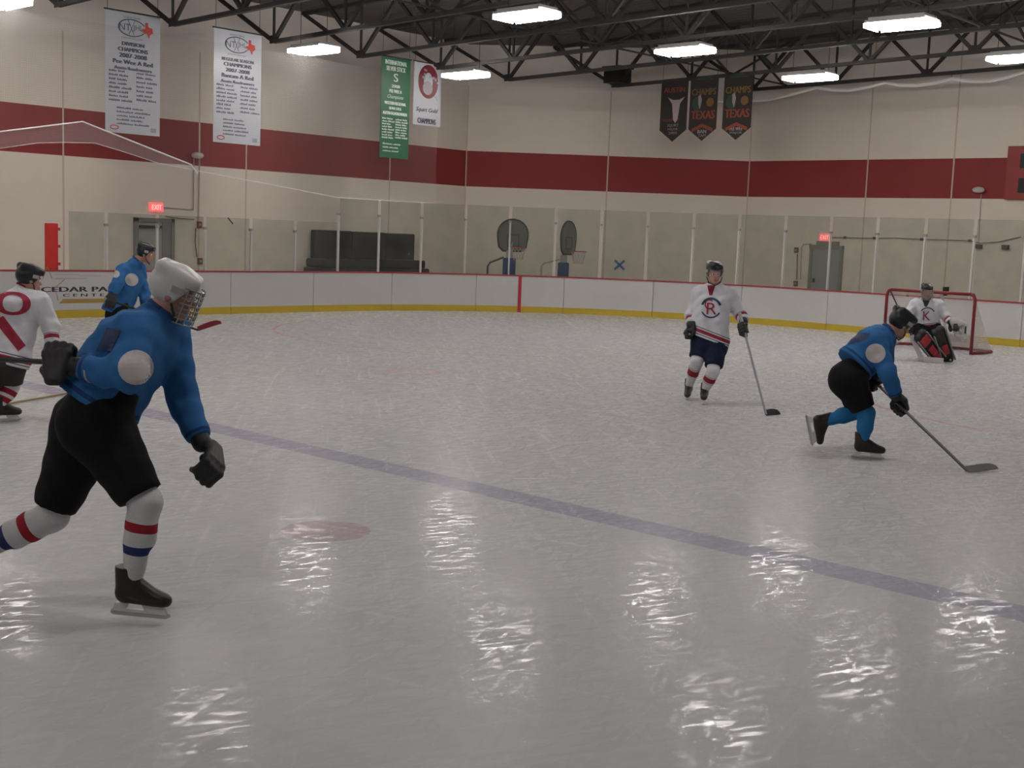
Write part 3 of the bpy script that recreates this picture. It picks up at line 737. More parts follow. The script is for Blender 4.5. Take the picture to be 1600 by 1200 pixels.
# black pennants under the truss
PX = 30.70
M_PEN = mat('black_pennant', (.022, .016, .014), .55, noise=.2, nscale=4)
M_ORANGE = mat('orange_print', (.26, .05, .022), .6); M_SILVER = mat('silver_print', (.30, .27, .27), .5); M_OCHRE = mat('ochre_print', (.18, .10, .025), .6); M_TEAL = mat('dark_green_print', (.03, .06, .035), .6)
EYN = V(0, -1, 0)
for i, (y0, lab) in enumerate(((22.62, 'leftmost black pennant under the truss, printed with a pale horned head'),
                               (21.58, 'middle black pennant under the truss, orange and green print'),
                               (20.42, 'rightmost black pennant under the truss, orange and green print'))):
    wd, ht, tip = .96, 1.45, .34
    org = V(PX, y0, 6.80); poly = [(0, 0), (wd, 0), (wd, -ht), (wd/2, -ht-tip), (0, -ht)]
    o, pt = banner('pennant', lab, 'black pennants', org, EYN, EZ, wd, ht, M_PEN, poly)
    if i == 0:
        a = MB(); a.prism([(-.30, .30), (-.12, .22), (.12, .22), (.30, .30), (.14, .10), (.08, -.35), (0, -.45), (-.08, -.35), (-.14, .10)], pt(.58, .55), EYN, EZ, (-1, 0, 0), .003); a.build('horned_head', mat('pale_print', (.42, .33, .34), .6), o)
        a = MB(); text_on(a, 'AUSTIN', pt(.5, .20), EYN, EZ, width=.75, height=.14, bold=.008); a.build('orange_title', M_ORANGE, o); a = MB(); text_on(a, 'ROADRUNNERS', pt(.42, .80), EYN, EZ, width=.6, height=.08); a.build('orange_lettering', M_ORANGE, o)
        a = MB(); text_on(a, 'SQUIRT', pt(.5, .91), EYN, EZ, width=.4, height=.09); text_on(a, 'MAJOR', pt(.5, .99), EYN, EZ, width=.36, height=.08); text_on(a, '2005', pt(.5, 1.06), EYN, EZ, width=.3, height=.07); a.build('white_lettering', M_SILVER, o)
    else:
        a = MB(); text_on(a, 'CHAMPS', pt(.5, .27), EYN, EZ, width=.82, height=.19, bold=.01); a.build('ochre_lettering', M_OCHRE, o)
        a = MB(); a.prism([(.3*cos(b), .13+.10*sin(b)) for b in np.linspace(0, pi, 12)], pt(.5, .12, .010), EYN, EZ, (-1, 0, 0), .002); a.build('green_arch', M_TEAL, o); a = MB(); a.prism([(.18*cos(b), .2*sin(b)) for b in np.linspace(0, 2*pi, 16)[:-1]], pt(.27, .50), EYN, EZ, (-1, 0, 0), .002); a.build('green_leaf', M_TEAL, o)
        a = MB(); a.prism([(.03, .2), (.08, .05), (.02, -.22), (-.04, -.05), (-.05, .16)], pt(.36, .46, .010), EYN, EZ, (-1, 0, 0), .002); a.build('silver_figure', M_SILVER, o)
        a = MB(); a.prism([(.13*cos(b), .13*sin(b)) for b in np.linspace(0, 2*pi, 14)[:-1]], pt(.74, .48), EYN, EZ, (-1, 0, 0), .002); a.build('ochre_disc', M_OCHRE, o)
        a = MB(); text_on(a, 'TEXAS', pt(.5, .72), EYN, EZ, width=.80, height=.24, bold=.015)
        a.prism([(-.36, -.16), (0, -.02), (.36, -.16), (.36, -.06), (0, .08), (-.36, -.06)], pt(.5, .95), EYN, EZ, (-1, 0, 0), .002); a.build('orange_print', M_ORANGE, o)
        a = MB()
        if i == 1: text_on(a, 'BAN', pt(.5, 1.05), EYN, EZ, width=.30, height=.10, bold=.006); text_on(a, 'TAM', pt(.5, 1.13), EYN, EZ, width=.26, height=.08)
        else: text_on(a, 'PEE WEE', pt(.5, 1.02), EYN, EZ, width=.42, height=.09, bold=.006); text_on(a, 'MAJOR', pt(.5, 1.10), EYN, EZ, width=.4, height=.08)
        a.build('white_lettering', M_SILVER, o)

# ------------------------------------------------------------------ far wall fittings
M_DOOR = mat('grey_door', (.40, .38, .36), .5, noise=.05); M_FRAME = mat('door_frame', (.24, .225, .21), .5)
M_EXIT = mat('exit_glow', (1.0, .16, .17), .5, emit=.62); M_ALARM = mat('alarm_red', (.22, .035, .035), .5); M_CABLE = mat('dark_cable', (.10, .085, .075), .7)
M_PIPE = mat('painted_conduit', (.40, .34, .29), .6)
d = MB(); d.box((17.0, YW-.10, 0), (17.10, YW+.0, 2.18)); d.box((18.05, YW-.10, 0), (18.15, YW, 2.18)); d.box((17.0, YW-.10, 2.08), (18.15, YW, 2.18))
dr = struct('door_1', d, M_FRAME)
d = MB(); d.box((17.10, YW-.05, 0.01), (17.80, YW-.005, 2.08)); o = d.build('door_leaf', M_DOOR, dr)
d = MB(); d.box((17.70, YW-.12, .98), (17.76, YW-.05, 1.10)); d.build('handle', M_STEEL, o)
d = MB(); d.box((17.80, YW-.07, .01), (18.05, YW-.005, 2.08)); d.build('side_panel', M_FRAME, dr)
d = MB(); d.box((17.12, YW-.13, 1.92), (17.75, YW-.06, 1.99)); d.build('door_closer', M_STEEL, dr)
def exit_sign(c, ex, en, label):
    t = thing('exit_sign', label, 'exit sign', tuple(c)); mb = MB(); mb.obox(c+en*.03, ex*.19, en*.03, EZ*.115); mb.build('housing', M_EXIT, t)
    mb = MB(); text_on(mb, 'EXIT', c+en*.063, ex, EZ, width=.28, height=.13, bold=.006); mb.build('lettering', mat('exit_letter', (1.0, .55, .52), .5, emit=.75), t)
exit_sign(V(17.64, YW, 2.46), EX, V(0, -1, 0), 'glowing red exit sign over the door on the far wall')
def fixture(px, py, plane, label):
    p = on_y(px, py, YW) if plane == 'far' else on_x(px, py, XW); en = V(0, -1, 0) if plane == 'far' else V(-1, 0, 0); ex = EX if plane == 'far' else EYN
    t = thing('wall_light', label, 'light', tuple(p)); v, q = polygonise(lambda a: ell(a, V(0, 0, 0), (.17, .13, .085)), V(-.2, -.16, -.12), V(.2, .16, .12), .015)
    vs = p+v[:, :1]*ex+v[:, 1:2]*en+v[:, 2:]*EZ+en*.14; raw('dome', vs, q, mat('white_dome', (.70, .68, .64), .4), t)
    mb = MB(); mb.obox(p+en*.02, ex*.09, en*.03, EZ*.05); mb.build('base', M_PIPE, t)
fixture(304, 243, 'far', 'small white dome on the red band of the far wall'); fixture(1532, 297, 'end', 'small white dome on the red band near the scoreboard')
mb = MB(); mb.tube([on_y(303, 247, YW-.03), on_y(302, 328, YW-.03)], .014, 6); mb.tube([on_y(312, 247, YW-.03), on_y(309, 350, YW-.03)], .012, 6); mb.tube([on_y(252, 324, YW-.03), on_y(302, 328, YW-.03)], .012, 6)
o = mb.build('conduit', M_PIPE, None, at_=on_y(303, 290, YW)); tag(o, 'thin wall conduit running down from the white dome to the far exit sign', 'conduit')
def alarm(p, ex, en, label, r=.085):
    t = thing('fire_alarm', label, 'alarm', tuple(p)); mb = MB(); mb.obox(p+en*.03, ex*r*.8, en*.03, EZ*r); bevel(mb.build('box', M_ALARM, t), .01)
    mb = MB(); mb.obox(p+en*.064, ex*r*.4, en*.004, EZ*r*.4); mb.build('face', M_GREY, t)
alarm(on_y(310.5, 351, YW), EX, V(0, -1, 0), 'dark red alarm box right of the far door, the upper one'); alarm(on_y(311.5, 408, YW), EX, V(0, -1, 0), 'dark red alarm box right of the far door, the lower one')
mb = MB(); mb.tube([on_y(306, 356, YW-.05), on_y(305, 380, YW-.06), on_y(308, 402, YW-.05)], .014, 6); o = mb.build('cable', M_CABLE, None, at_=on_y(306, 380, YW)); tag(o, 'dark cable between the two alarm boxes by the far door', 'cable')
mb = MB(); mb.tube([on_y(258, 338, YW-.05), on_y(280, 341, YW-.04), on_y(303, 343, YW-.05)], .010, 6); o = mb.build('cable', M_CABLE, None, at_=on_y(280, 341, YW)); tag(o, 'thin dark cable from the far door top to the upper alarm box', 'cable')
# red padded gate post behind the side boards
M_REDP = mat('red_padding', (.62, .028, .022), .55, noise=.1)
x0 = on_y(73, 380, YS+.25)[0]; t = thing('padded_post', 'tall bright red padded post behind the boards at the left', 'post', (x0, YS+.25, 0))
mb = MB(); mb.box((x0, YS+.16, 0), (x0+.215, YS+.36, 1.98)); bevel(mb.build('pad', M_REDP, t), .02)
for z in (1.86, 1.5, 1.13): mb = MB(); mb.box((x0+.20, YS+.2, z-.03), (x0+.28, YS+.3, z+.03)); mb.build('hinge', M_REDP, t)
# black mats
M_MAT = mat('black_mat_vinyl', (.016, .0155, .016), .5, noise=.25, nscale=2.5, bump=.25)
def soft_box(name, lo, hi, m, parent, r=.05):
    mb = MB(); mb.box(lo, hi); return bevel(mb.build(name, m, parent, smooth=False), r, 3)
t = thing('gym_mat', 'tall black gym mats leaning upright against the far wall', 'mat', (24.3, YW-.3, 0), 'black mats by the far wall')
for i, (a, b) in enumerate(((22.62, 23.98), (23.99, 25.30), (25.31, 26.48))): soft_box('fold', (a, YW-.34, 0), (b, YW-.06, 2.03-.012*i), M_MAT, t)
t = thing('gym_mat', 'low black mats piled in front of the tall upright ones', 'mat', (24.3, YW-1, 0), 'black mats by the far wall')
for z0, z1, a, b in ((0, .34, 22.0, 26.3), (.345, .68, 22.1, 26.3), (.685, .98, 22.12, 26.28), (.985, 1.22, 22.2, 26.1)): soft_box('layer', (a, YW-1.25, z0), (b, YW-.4, z1), M_MAT, t)

# ------------------------------------------------------------------ basketball hoops behind the corner glass
M_BB = mat('smoked_backboard', (.16, .15, .145), .35); M_BBE = mat('backboard_edge', (.05, .045, .045), .5); M_RIM = mat('orange_rim', (.45, .09, .05), .5); M_BLUEPAD = mat('blue_pad', (.02, .045, .14), .55); M_POLE = mat('hoop_pole', (.05, .05, .055), .5)
M_CORD = mat('white_cord', (.5, .48, .46), .8)
def hoop(D, bx0, bx1, by0, by1, rimpx, rimpy, padx, pady, yaw, pole_m, barpx, label):
    c = at((bx0+bx1)/2, (by0+by1)/2, D); s = FPX/D; hh = (by1-by0)/s/2
    ex = _rt*cos(yaw)+V(_fw[0], _fw[1], 0)*sin(yaw); ex = unit(V(ex[0], ex[1], 0)); en = V(ex[1], -ex[0], 0)      # en: the face of the board
    if en@unit(V(_rt[0], _rt[1], 0)) < 0: en = -en
    hw = .52
    base = V(c[0], c[1], 0)-en*.55
    t = thing('basketball_hoop', label, 'basketball hoop', tuple(base), 'portable basketball hoops')
    pts = [(-hw*.9, -hh*.72), (-hw*.62, -hh*.97), (hw*.62, -hh*.97), (hw*.9, -hh*.72), (hw, -.1*hh)]+[(hw*cos(a), hh*(.1+.9*sin(a))) for a in np.linspace(0, pi, 18)]+[(-hw, -.1*hh)]
    mb = MB(); mb.prism(pts, c, ex, EZ, en, .03); bb = mb.build('backboard', M_BB, t)
    mb = MB(); rim = [c+ex*a*1.0+EZ*b+en*.015 for a, b in pts]; mb.tube(rim+[rim[0]], .028, 6); mb.build('edge_trim', M_BBE, bb)
    mb = MB(); sq = [c+ex*a+EZ*b+en*.036 for a, b in ((-.2, -.32), (.2, -.32), (.2, .02), (-.2, .02), (-.2, -.32))]
    for a, b in zip(sq[:-1], sq[1:]): mb.bar(a, b, .02, .006, en)
    mb.build('target_square', M_BBE, bb)
    rz = at(rimpx, rimpy, D)[2]; rc_ = V(c[0], c[1], rz)+en*.36
    mb = MB(); mb.tube([rc_+V(.225*cos(a), .225*sin(a), 0) for a in np.linspace(0, 2*pi, 25)], .014, 6); mb.bar(V(c[0], c[1], rz)+en*.03, rc_-en*.22, .12, .05); mb.build('rim', M_RIM, t)
    mb = MB()
    for q in range(12):
        a = 2*pi*q/12
        for sg in (1, -1):
            pp = [rc_+V(r*cos(a+sg*g), r*sin(a+sg*g), -z) for r, g, z in ((.22, 0, 0), (.19, .26, .12), (.16, .52, .24), (.13, .78, .36))]; mb.tube(pp, .005, 4)
    mb.build('net', M_CORD, t)
    pd0, pd1 = at(padx[0], pady[0], D), at(padx[1], pady[0], D); pc = (pd0+pd1)/2; pw = np.linalg.norm(pd1-pd0)/2
    hor = unit(V(_rt[0], _rt[1], 0)); dep = unit(V(_fw[0], _fw[1], 0))
    ztop = pc[2]; mb = MB(); mb.obox(V(pc[0], pc[1], ztop/2), hor*pw, dep*.18, V(0, 0, ztop/2)); bevel(mb.build('blue_pad', M_BLUEPAD, t), .04, 3)
    mb = MB(); mb.obox(V(pc[0], pc[1], ztop+.11), hor*.10, dep*.07, V(0, 0, .11)); mb.bar(V(pc[0], pc[1], ztop+.15), c-en*.02-EZ*.2, .09, .09); mb.build('pole', mat('grey_pole', (.36, .35, .35), .5), t)
    b0 = [at(a, b, D) for a, b in barpx]; mb = MB(); mb.tube(b0+[V(b0[-1][0], b0[-1][1], .02)], .028, 8); mb.build('handle_bar', pole_m, t)
hoop(37.0, 783, 819, 343, 393, 813, 387, (786, 806), (403, 430), .55, M_POLE, [(787, 402), (766, 410), (762, 416)], 'portable basketball hoop with grey board, the left of the two behind the glass')
hoop(36.4, 876, 899, 346, 398, 908, 393, (872, 889), (410, 434), 1.10, mat('pale_bar', (.45, .43, .41), .5), [(874, 405), (850, 411), (846, 416)], 'portable basketball hoop seen nearly edge-on, the right of the two behind the glass')

# ------------------------------------------------------------------ end wall fittings
d = MB(); y1, y0 = 19.78, 18.66
d.box((XW-.10, y0, 0), (XW, y0+.09, 2.14)); d.box((XW-.10, y1-.09, 0), (XW, y1, 2.14)); d.box((XW-.14, y0, 2.02), (XW, y1, 2.14))
dr = struct('door_2', d, M_FRAME)
d = MB(); d.box((XW-.05, y0+.09, .01), (XW-.005, y1-.09, 2.02)); o = d.build('door_leaf', mat('slate_door', (.30, .30, .305), .5), dr)
d = MB(); d.box((XW-.12, y1-.22, .98), (XW-.05, y1-.16, 1.10)); d.build('handle', M_STEEL, o)
d = MB(); d.box((XW-.16, y0+.15, 2.14), (XW-.02, y1-.25, 2.26)); d.build('door_closer', M_FRAME, dr)
exit_sign(on_x(1290, 371, XW), EYN, V(-1, 0, 0), 'small glowing red exit sign over the door on the end wall')
alarm(on_x(1245, 391, XW), EYN, V(-1, 0, 0), 'dark red alarm box left of the end door, the upper one'); alarm(on_x(1244, 443, XW), EYN, V(-1, 0, 0), 'dark red alarm box left of the end door, the lower one')
mb = MB(); mb.tube([on_x(1246, 397, XW-.04), on_x(1245, 437, XW-.04)], .018, 6); o = mb.build('cable', M_ALARM, None, at_=on_x(1245, 415, XW)); tag(o, 'dark red cable joining the two alarm boxes by the end door', 'cable')
mb = MB(); mb.tube([on_x(1251, 437, XW-.05), on_x(1252, 388, XW-.05), on_x(1255, 382, XW-.05), on_x(1268, 381, XW-.05)], .018, 6); o = mb.build('conduit', M_PIPE, None, at_=on_x(1252, 410, XW)); tag(o, 'bent conduit from the end door down beside the alarm boxes', 'conduit')
pts = [on_x(a, b, XW-.06) for a, b in ((1296, 371), (1320, 371), (1345, 372), (1366, 372), (1400, 372), (1440, 374), (1480, 375), (1515, 376), (1530, 380), (1560, 378), (1595, 370))]
t = thing('wall_cable', 'long thin cable with small clips strung along the end wall above the net', 'cable', tuple(pts[4])); mb = MB(); mb.tube(pts, .011, 6); mb.build('cable', M_CABLE, t)
for p in (pts[1], pts[3], pts[5], pts[7]): mb = MB(); mb.obox(p, V(.02, 0, 0), V(0, .04, 0), EZ*.035); mb.build('clip', M_CABLE, t)
for i, (a, b) in enumerate(((1529, 385), (1571, 386))):
    p = on_x(a, b, XW-.06); mb = MB(); mb.obox(p, V(.06, 0, 0), V(0, .09, 0), EZ*.06); mb.obox(p+V(-.07, -.05, -.03), V(.03, 0, 0), V(0, .04, 0), EZ*.035); o = mb.build('junction_box', M_CABLE, None, at_=p)
    tag(o, 'small dark box hanging on the end wall cable, the %s one' % ('left', 'right')[i], 'box', 'boxes on the end wall cable')
mb = MB(); mb.tube([on_x(1533, 303, XW-.02), on_x(1529, 380, XW-.02)], .011, 6); o = mb.build('conduit', M_PIPE, None, at_=on_x(1531, 340, XW)); tag(o, 'thin conduit from the white dome near the scoreboard down to the cable', 'conduit')
sb0, sb1 = on_x(1579, 229, XW), on_x(1599, 312, XW); y1 = sb0[1]; y0 = y1-2.6; z1, z0 = sb0[2], sb1[2]
t = thing('scoreboard', 'red scoreboard with dark windows cut by the right edge of the photo', 'scoreboard', (XW, (y0+y1)/2, (z0+z1)/2))
mb = MB(); mb.box((XW-.16, y0, z0), (XW, y1, z1)); mb.build('case', mat('scoreboard_red', (.30, .035, .03), .5), t)
for r in (.28, .74):
    for q in range(3):
        yy = y1-.36-q*.8; zz = z1-(z1-z0)*r; mb = MB(); mb.box((XW-.168, yy-.55, zz-.2), (XW-.16, yy, zz+.2)); mb.build('window', M_BLACK, t)

# ------------------------------------------------------------------ goal
M_GOAL = mat('goal_red', (.20, .014, .018), .4); M_BASE = mat('goal_base', (.20, .03, .03), .5)
ga, gb, gh, gr = GY-.965, GY+.965, 1.235, .034
t = thing('hockey_goal', 'red framed hockey goal with white net behind the crouching goalie', 'goal', (XG, GY, 0))
for y in (ga, gb):
    mb = MB(); sg = 1 if y == ga else -1
    mb.tube([(XG, y, 0), (XG, y, gh-.10), (XG, y+sg*.03, gh-.03), (XG, y+sg*.10, gh)], gr, 10); mb.build('post', M_GOAL, t, smooth=True)
mb = MB(); mb.tube([(XG, ga+.09, gh), (XG, gb-.09, gh)], gr, 10); mb.build('crossbar', M_GOAL, t, smooth=True)
DB = 1.06
base = [(XG, ga, .03), (XG+.35, ga-.10, .03), (XG+DB-.15, ga-.06, .03), (XG+DB, ga+.25, .03), (XG+DB, gb-.25, .03), (XG+DB-.15, gb+.06, .03), (XG+.35, gb+.10, .03), (XG, gb, .03)]
mb = MB(); mb.tube(base, .032, 8); mb.build('base_frame', M_BASE, t)
topf = [(XG, ga+.08, gh), (XG+.40, ga+.2, gh-.01), (XG+.55, ga+.5, gh-.01), (XG+.55, gb-.5, gh-.01), (XG+.40, gb-.2, gh-.01), (XG, gb-.08, gh)]
mb = MB(); mb.tube(topf, .02, 8); mb.build('top_frame', M_BASE, t)
mb = MB(); mb.tube([(XG+.55, GY, gh-.02), (XG+DB, GY, .03)], .03, 8); mb.build('back_stanchion', mat('pale_pipe', (.50, .48, .46), .5), t)
# netting: sides, back, top as knotted cords
net = MB()
def cord(a, b): net.tube([a, b], .0035, 3, cap=False)
def grid(c00, c10, c11, c01, nu, nv):
    c00, c10, c11, c01 = map(np.asarray, (c00, c10, c11, c01))
    L = lambda u, v: (c00*(1-u)+c10*u)*(1-v)+(c01*(1-u)+c11*u)*v
    for i in range(nu+1): cord(L(i/nu, 0), L(i/nu, 1))
    for j in range(nv+1): cord(L(0, j/nv), L(1, j/nv))
for y, s_ in ((ga, 1), (gb, -1)): grid((XG+.02, y, .03), (XG+DB-.12, y-s_*.05, .03), (XG+.45, y+s_*.22, gh-.01), (XG+.02, y+s_*.05, gh-.01), 22, 26)
grid((XG+DB, ga+.05, .03), (XG+DB, gb-.05, .03), (XG+.55, gb-.25, gh-.02), (XG+.55, ga+.25, gh-.02), 42, 28)
grid((XG, ga+.1, gh), (XG, gb-.1, gh), (XG+.52, gb-.3, gh-.01), (XG+.52, ga+.3, gh-.01), 42, 12)
net.build('net', mat('goal_net_cord', (.62, .58, .55), .8), t)
mb = MB(); grid_skirt = mb.box((XG+DB-.06, ga+.3, .06), (XG+DB-.04, gb-.3, .30)); mb.build('net_skirt', mat('skirt_cloth', (.45, .40, .38), .8), t)
mb = MB(); mb.box((XG+.05, GY-.32, gh+.03), (XG+.18, GY-.24, gh+.12)); mb.box((XG+.05, GY-.32, gh-.06), (XG+.12, GY-.26, gh+.04)); mb.build('bottle_holder', M_BLACK, t)
# ------------------------------------------------------------------ players
M_SKIN = mat('skin', (.42, .22, .16), .55, noise=.05, nscale=20)
M_HAIR = mat('dark_hair', (.035, .022, .016), .7, noise=.2, nscale=60)
M_EYE = mat('eye_white', (.7, .68, .65), .3); M_IRIS = mat('dark_iris', (.02, .015, .012), .3)
M_LIP = mat('lips', (.34, .12, .10), .5)
M_BOOT = mat('black_skate_boot', (.018, .016, .015), .42, noise=.15, nscale=20)
M_HOLD = mat('white_blade_holder', (.62, .61, .60), .4); M_BLADE = mat('skate_steel', (.55, .55, .56), .25, metal=1.0)
M_LACE = mat('pale_laces', (.55, .53, .48), .8); M_SOLE = mat('grey_sole', (.10, .09, .09), .6)
M_GLOVE = mat('black_glove', (.016, .015, .016), .55, noise=.2, nscale=30); M_GLOVEW = mat('glove_trim', (.35, .34, .33), .6)
M_HELB = mat('black_helmet', (.016, .018, .021), .32); M_HELW = mat('white_helmet', (.60, .59, .57), .32); M_STRAP = mat('chin_strap', (.03, .03, .03), .7)
M_CAGE = mat('cage_wire', (.35, .35, .36), .35, metal=.6)
BLUE = (.030, .125, .31)
M_JBLUE = cloth('light_blue_jersey', BLUE, [(2.93, 2.97, (.02, .05, .16)), (.03, .055, (.02, .05, .16))])
M_JWHITE = cloth('white_jersey', (.60, .60, .635), [(2.74, 2.86, (.27, .03, .05)), (2.70, 2.72, (.06, .05, .12)), (.05, .095, (.27, .03, .05)), (.11, .12, (.06, .05, .12)), (.025, .035, (.06, .05, .12))])
M_PBLACK = cloth('black_pants', (.0085, .0078, .0085), [], .8, .3); M_PNAVY = cloth('navy_pants', (.012, .017, .042), [], .8, .2)
M_SWHITE = cloth('white_socks_red_stripe', (.62, .61, .63), [(.22, .44, (.27, .025, .04)), (.16, .18, (.05, .05, .1)), (.48, .50, (.05, .05, .1))])
M_SBIG = cloth('white_socks_two_stripes', (.56, .55, .57), [(.22, .33, (.30, .02, .03)), (.50, .61, (.03, .04, .13))])
M_SBLUE = cloth('light_blue_socks', (.025, .16, .36), [])
M_SRED = cloth('red_and_white_socks', (.52, .5, .52), [(.15, .40, (.25, .02, .035)), (.55, .8, (.25, .02, .035))])

def frame(y, z):
    """columns: x right, y forward, z up"""
    y = unit(y); x = unit(np.cross(y, z)); return np.stack([x, y, np.cross(x, y)], 1)
def perp(a): 
    a = unit(a); r = V(0, 0, 1) if abs(a[2]) < .85 else V(1, 0, 0); return unit(np.cross(a, r))

def fist(W, G, g, nsign, sc=1.0, thick=1.0, openness=0.0):
    """finger, thumb and palm capsules of a hand: W wrist, G centre of the grip, g axis of what is gripped"""
    g = unit(g); f = (G-W)-g*((G-W)@g); f = unit(f) if np.linalg.norm(f) > .01 else perp(g)
    n = unit(np.cross(g, f))*nsign
    P = lambda a, b, c: G+(f*a+n*b+g*c)*sc
    pr = []; r = .0125*thick*sc
    for j, (o, L) in enumerate(((-.036, .92), (-.012, 1.05), (.013, 1.0), (.037, .80))):
        o = o*(1+.35*(thick-1))
        k0 = P(.022, .036, o); k1 = P(.022+.044*L, .020+.03*openness, o*1.05); k2 = P(.030+.040*L+.05*openness*L, -.022*L, o*1.05); k3 = P(.012+.10*openness, -.034-.02*openness, o)
        pr += [(k0, k1, r*1.08, r), (k1, k2, r, r*.95), (k2, k3, r*.95, r*.8)]
        pr.append((P(-.085, .020, o*.45), k0, r*1.25, r*1.15))
    pr += [(P(-.075, .008, -.022), P(-.030, -.010, -.056), r*1.25, r*1.15), (P(-.030, -.010, -.056), P(.004, -.034, -.050), r*1.1, r), (P(.004, -.034, -.050), P(.030, -.045, -.034), r, r*.85)]
    return pr

def make_person(label, J, cfg):
    """J: joint positions (world). One continuous body, clothes and gear as its parts."""
    root = thing('person', label, 'person', tuple(J['base']))
    sp = unit(J['neck']-J['pel']); sc = cfg.get('scale', 1.0)
    lat = unit(J['shR']-J['shL'])
    fwd = unit(np.cross(V(0, 0, 1) if abs(sp[2]) < .2 else sp, lat)); 
    R = frame(J['look'], J.get('hup', V(0, 0, 1))); hc = J['head']
    hs = cfg.get('head', 1.10)
    def tl(p): return (p-hc)@R/hs                         # world -> head frame
    hands = {}
    for s in 'LR':
        G = J['gr'+s]; hands[s] = (J['wr'+s], G, J['ax'+s], J.get('ns'+s, 1), J.get('open'+s, 0.0))
    # --- body
    body = []
    ch = J['pel']*.35+J['neck']*.65
    body += [(J['shL'], J['shR'], .062, .062), (J['neck']+sp*.02, J['shL'], .06, .055), (J['neck']+sp*.02, J['shR'], .06, .055), (J['neck'], hc+R@V(0, -.02, -.05), .058, .056)]
    for s, sg in (('L', -1), ('R', 1)):
        body += [(ch+lat*sg*.09, J['hip'+s], .105, .11), (J['sh'+s], J['el'+s], .050, .040), (J['el'+s], J['wr'+s], .040, .028),
                 (J['hip'+s], J['kn'+s], .085, .055), (J['kn'+s], J['an'+s], .052, .036), (J['an'+s], J['an'+s]+unit(J['toe'+s])*.15-J['up'+s]*.055, .036, .028)]
    handp = sum([fist(*hands[s][:4], sc=1.0, thick=.72, openness=hands[s][4]) for s in 'LR'], [])
    def headf(p):
        q = tl(p)
        d = ell(q, (0, -.012, .034), (.077, .098, .090)); d = smin(d, ell(q, (0, .028, -.035), (.060, .072, .085)), .03)
        d = smin(d, rc(q, V(-.045, .0, -.05), V(-.012, .07, -.098), .03, .02), .02); d = smin(d, rc(q, V(.045, .0, -.05), V(.012, .07, -.098), .03, .02), .02)
        d = smin(d, rc(q, V(-.04, .082, .024), V(.04, .082, .024), .011, .011), .012)
        for sx in (-1, 1): d = -smin(-d, ell(q, (sx*.033, .106, .0), (.017, .018, .012)), .012)
        d = smin(d, rc(q, V(0, .090, .008), V(0, .112, -.026), .009, .013), .012)
        d = smin(d, rc(q, V(-.02, .090, -.066), V(.02, .090, -.066), .008, .008), .01)
        for sx in (-1, 1): d = smin(d, ell(q, (sx*.082, -.008, -.008), (.011, .024, .033)), .008)
        return d*hs
    def bodyf(p):
        d = union(p, body, .035); d = smin(d, union(p, handp, .007), .02); return smin(d, headf(p), .03)
    lo, hi = bounds(body+handp+[(hc, hc, .17, .17)])
    blob('body', bodyf, lo, hi, cfg.get('res', .011), M_SKIN, root)
    toW = lambda v: (v*hs)@R.T+hc
    for sx in (-1, 1):
        v, q = polygonise(lambda a: ell(a, (sx*.033, .079, .001), (.0135,)*3), V(sx*.033-.02, .05, -.02), V(sx*.033+.02, .1, .02), .0035)
        e = raw('eye', toW(v), q, [M_EYE, M_IRIS], root)
        m = np.array([(v[f].mean(0)-V(sx*.033, .079, .001)) for f in q]); e.data.polygons.foreach_set('material_index', ((m[:, 1] > .0105)).astype(np.int32))
    v, q = polygonise(lambda a: smin(rc(a, V(-.02, .096, -.064), V(.02, .096, -.064), .005, .005), rc(a, V(-.015, .096, -.073), V(.015, .096, -.073), .006, .006), .002), V(-.04, .08, -.09), V(.04, .11, -.05), .003)
    raw('mouth', toW(v), q, M_LIP, root)
    def hairf(a):
        d = ell(a, (0, -.016, .036), (.084, .104, .096)); return np.maximum(np.maximum(d, -.085-a[:, 2]), (a[:, 1]-(.02+.5*np.maximum(a[:, 2]-.03, 0)))*.8)
    v, q = polygonise(hairf, V(-.12, -.16, -.12), V(.12, .12, .16), .008); raw('hair', toW(v), q, cfg.get('hair', M_HAIR), root)
    # --- helmet
    def helf(a):
        d = ell(a, (0, -.008, .034), (.101, .126, .112))
        d = smin(d, rc(a, V(-.05, .08, .085), V(-.05, -.09, .105), .03, .034), .03); d = smin(d, rc(a, V(.05, .08, .085), V(.05, -.09, .105), .03, .034), .03)
        d = np.maximum(d, -ell(a, (0, -.010, .030), (.088, .111, .100)))
        edge = -.055+.105*np.clip((a[:, 1]-.01)/.06, 0, 1)
        d = np.maximum(d, edge-a[:, 2])
        for vx in (-.055, 0, .055):
            for y0 in (-.06, .03): d = np.maximum(d, -rc(a, V(vx, y0-.02, .155), V(vx, y0+.02, .158), .012, .012))
        return d
    v, q = polygonise(helf, V(-.15, -.18, -.1), V(.15, .17, .2), .0065); hel = raw('helmet', toW(v), q, cfg['helmet'], root)
    mb = MB(); mb.tube([toW(V(-.094, .015, -.04)), toW(V(-.07, .05, -.10)), toW(V(0, .075, -.135)), toW(V(.07, .05, -.10)), toW(V(.094, .015, -.04))], .007, 5); mb.build('chin_strap', M_STRAP, hel)
    mb = MB()
    for sx in (-1, 1): mb.obox(toW(V(sx*.099, .02, .03)), R@V(.008, 0, 0), R@V(0, .03, 0), R@V(0, 0, .018))
    mb.build('ear_plate', M_GLOVEW, hel)
    if cfg.get('cage'):
        mb = MB(); cw = lambda a, z: toW(V(.098*sin(a), .045+.095*cos(a), z))
        for z in np.linspace(.055, -.12, 8): mb.tube([cw(a, z) for a in np.linspace(-1.5, 1.5, 13)], .0035, 5)
        for a in np.linspace(-1.3, 1.3, 8): mb.tube([cw(a, z) for z in (.06, 0, -.06, -.125)], .0035, 5)
        mb.build('face_cage', M_CAGE, hel)
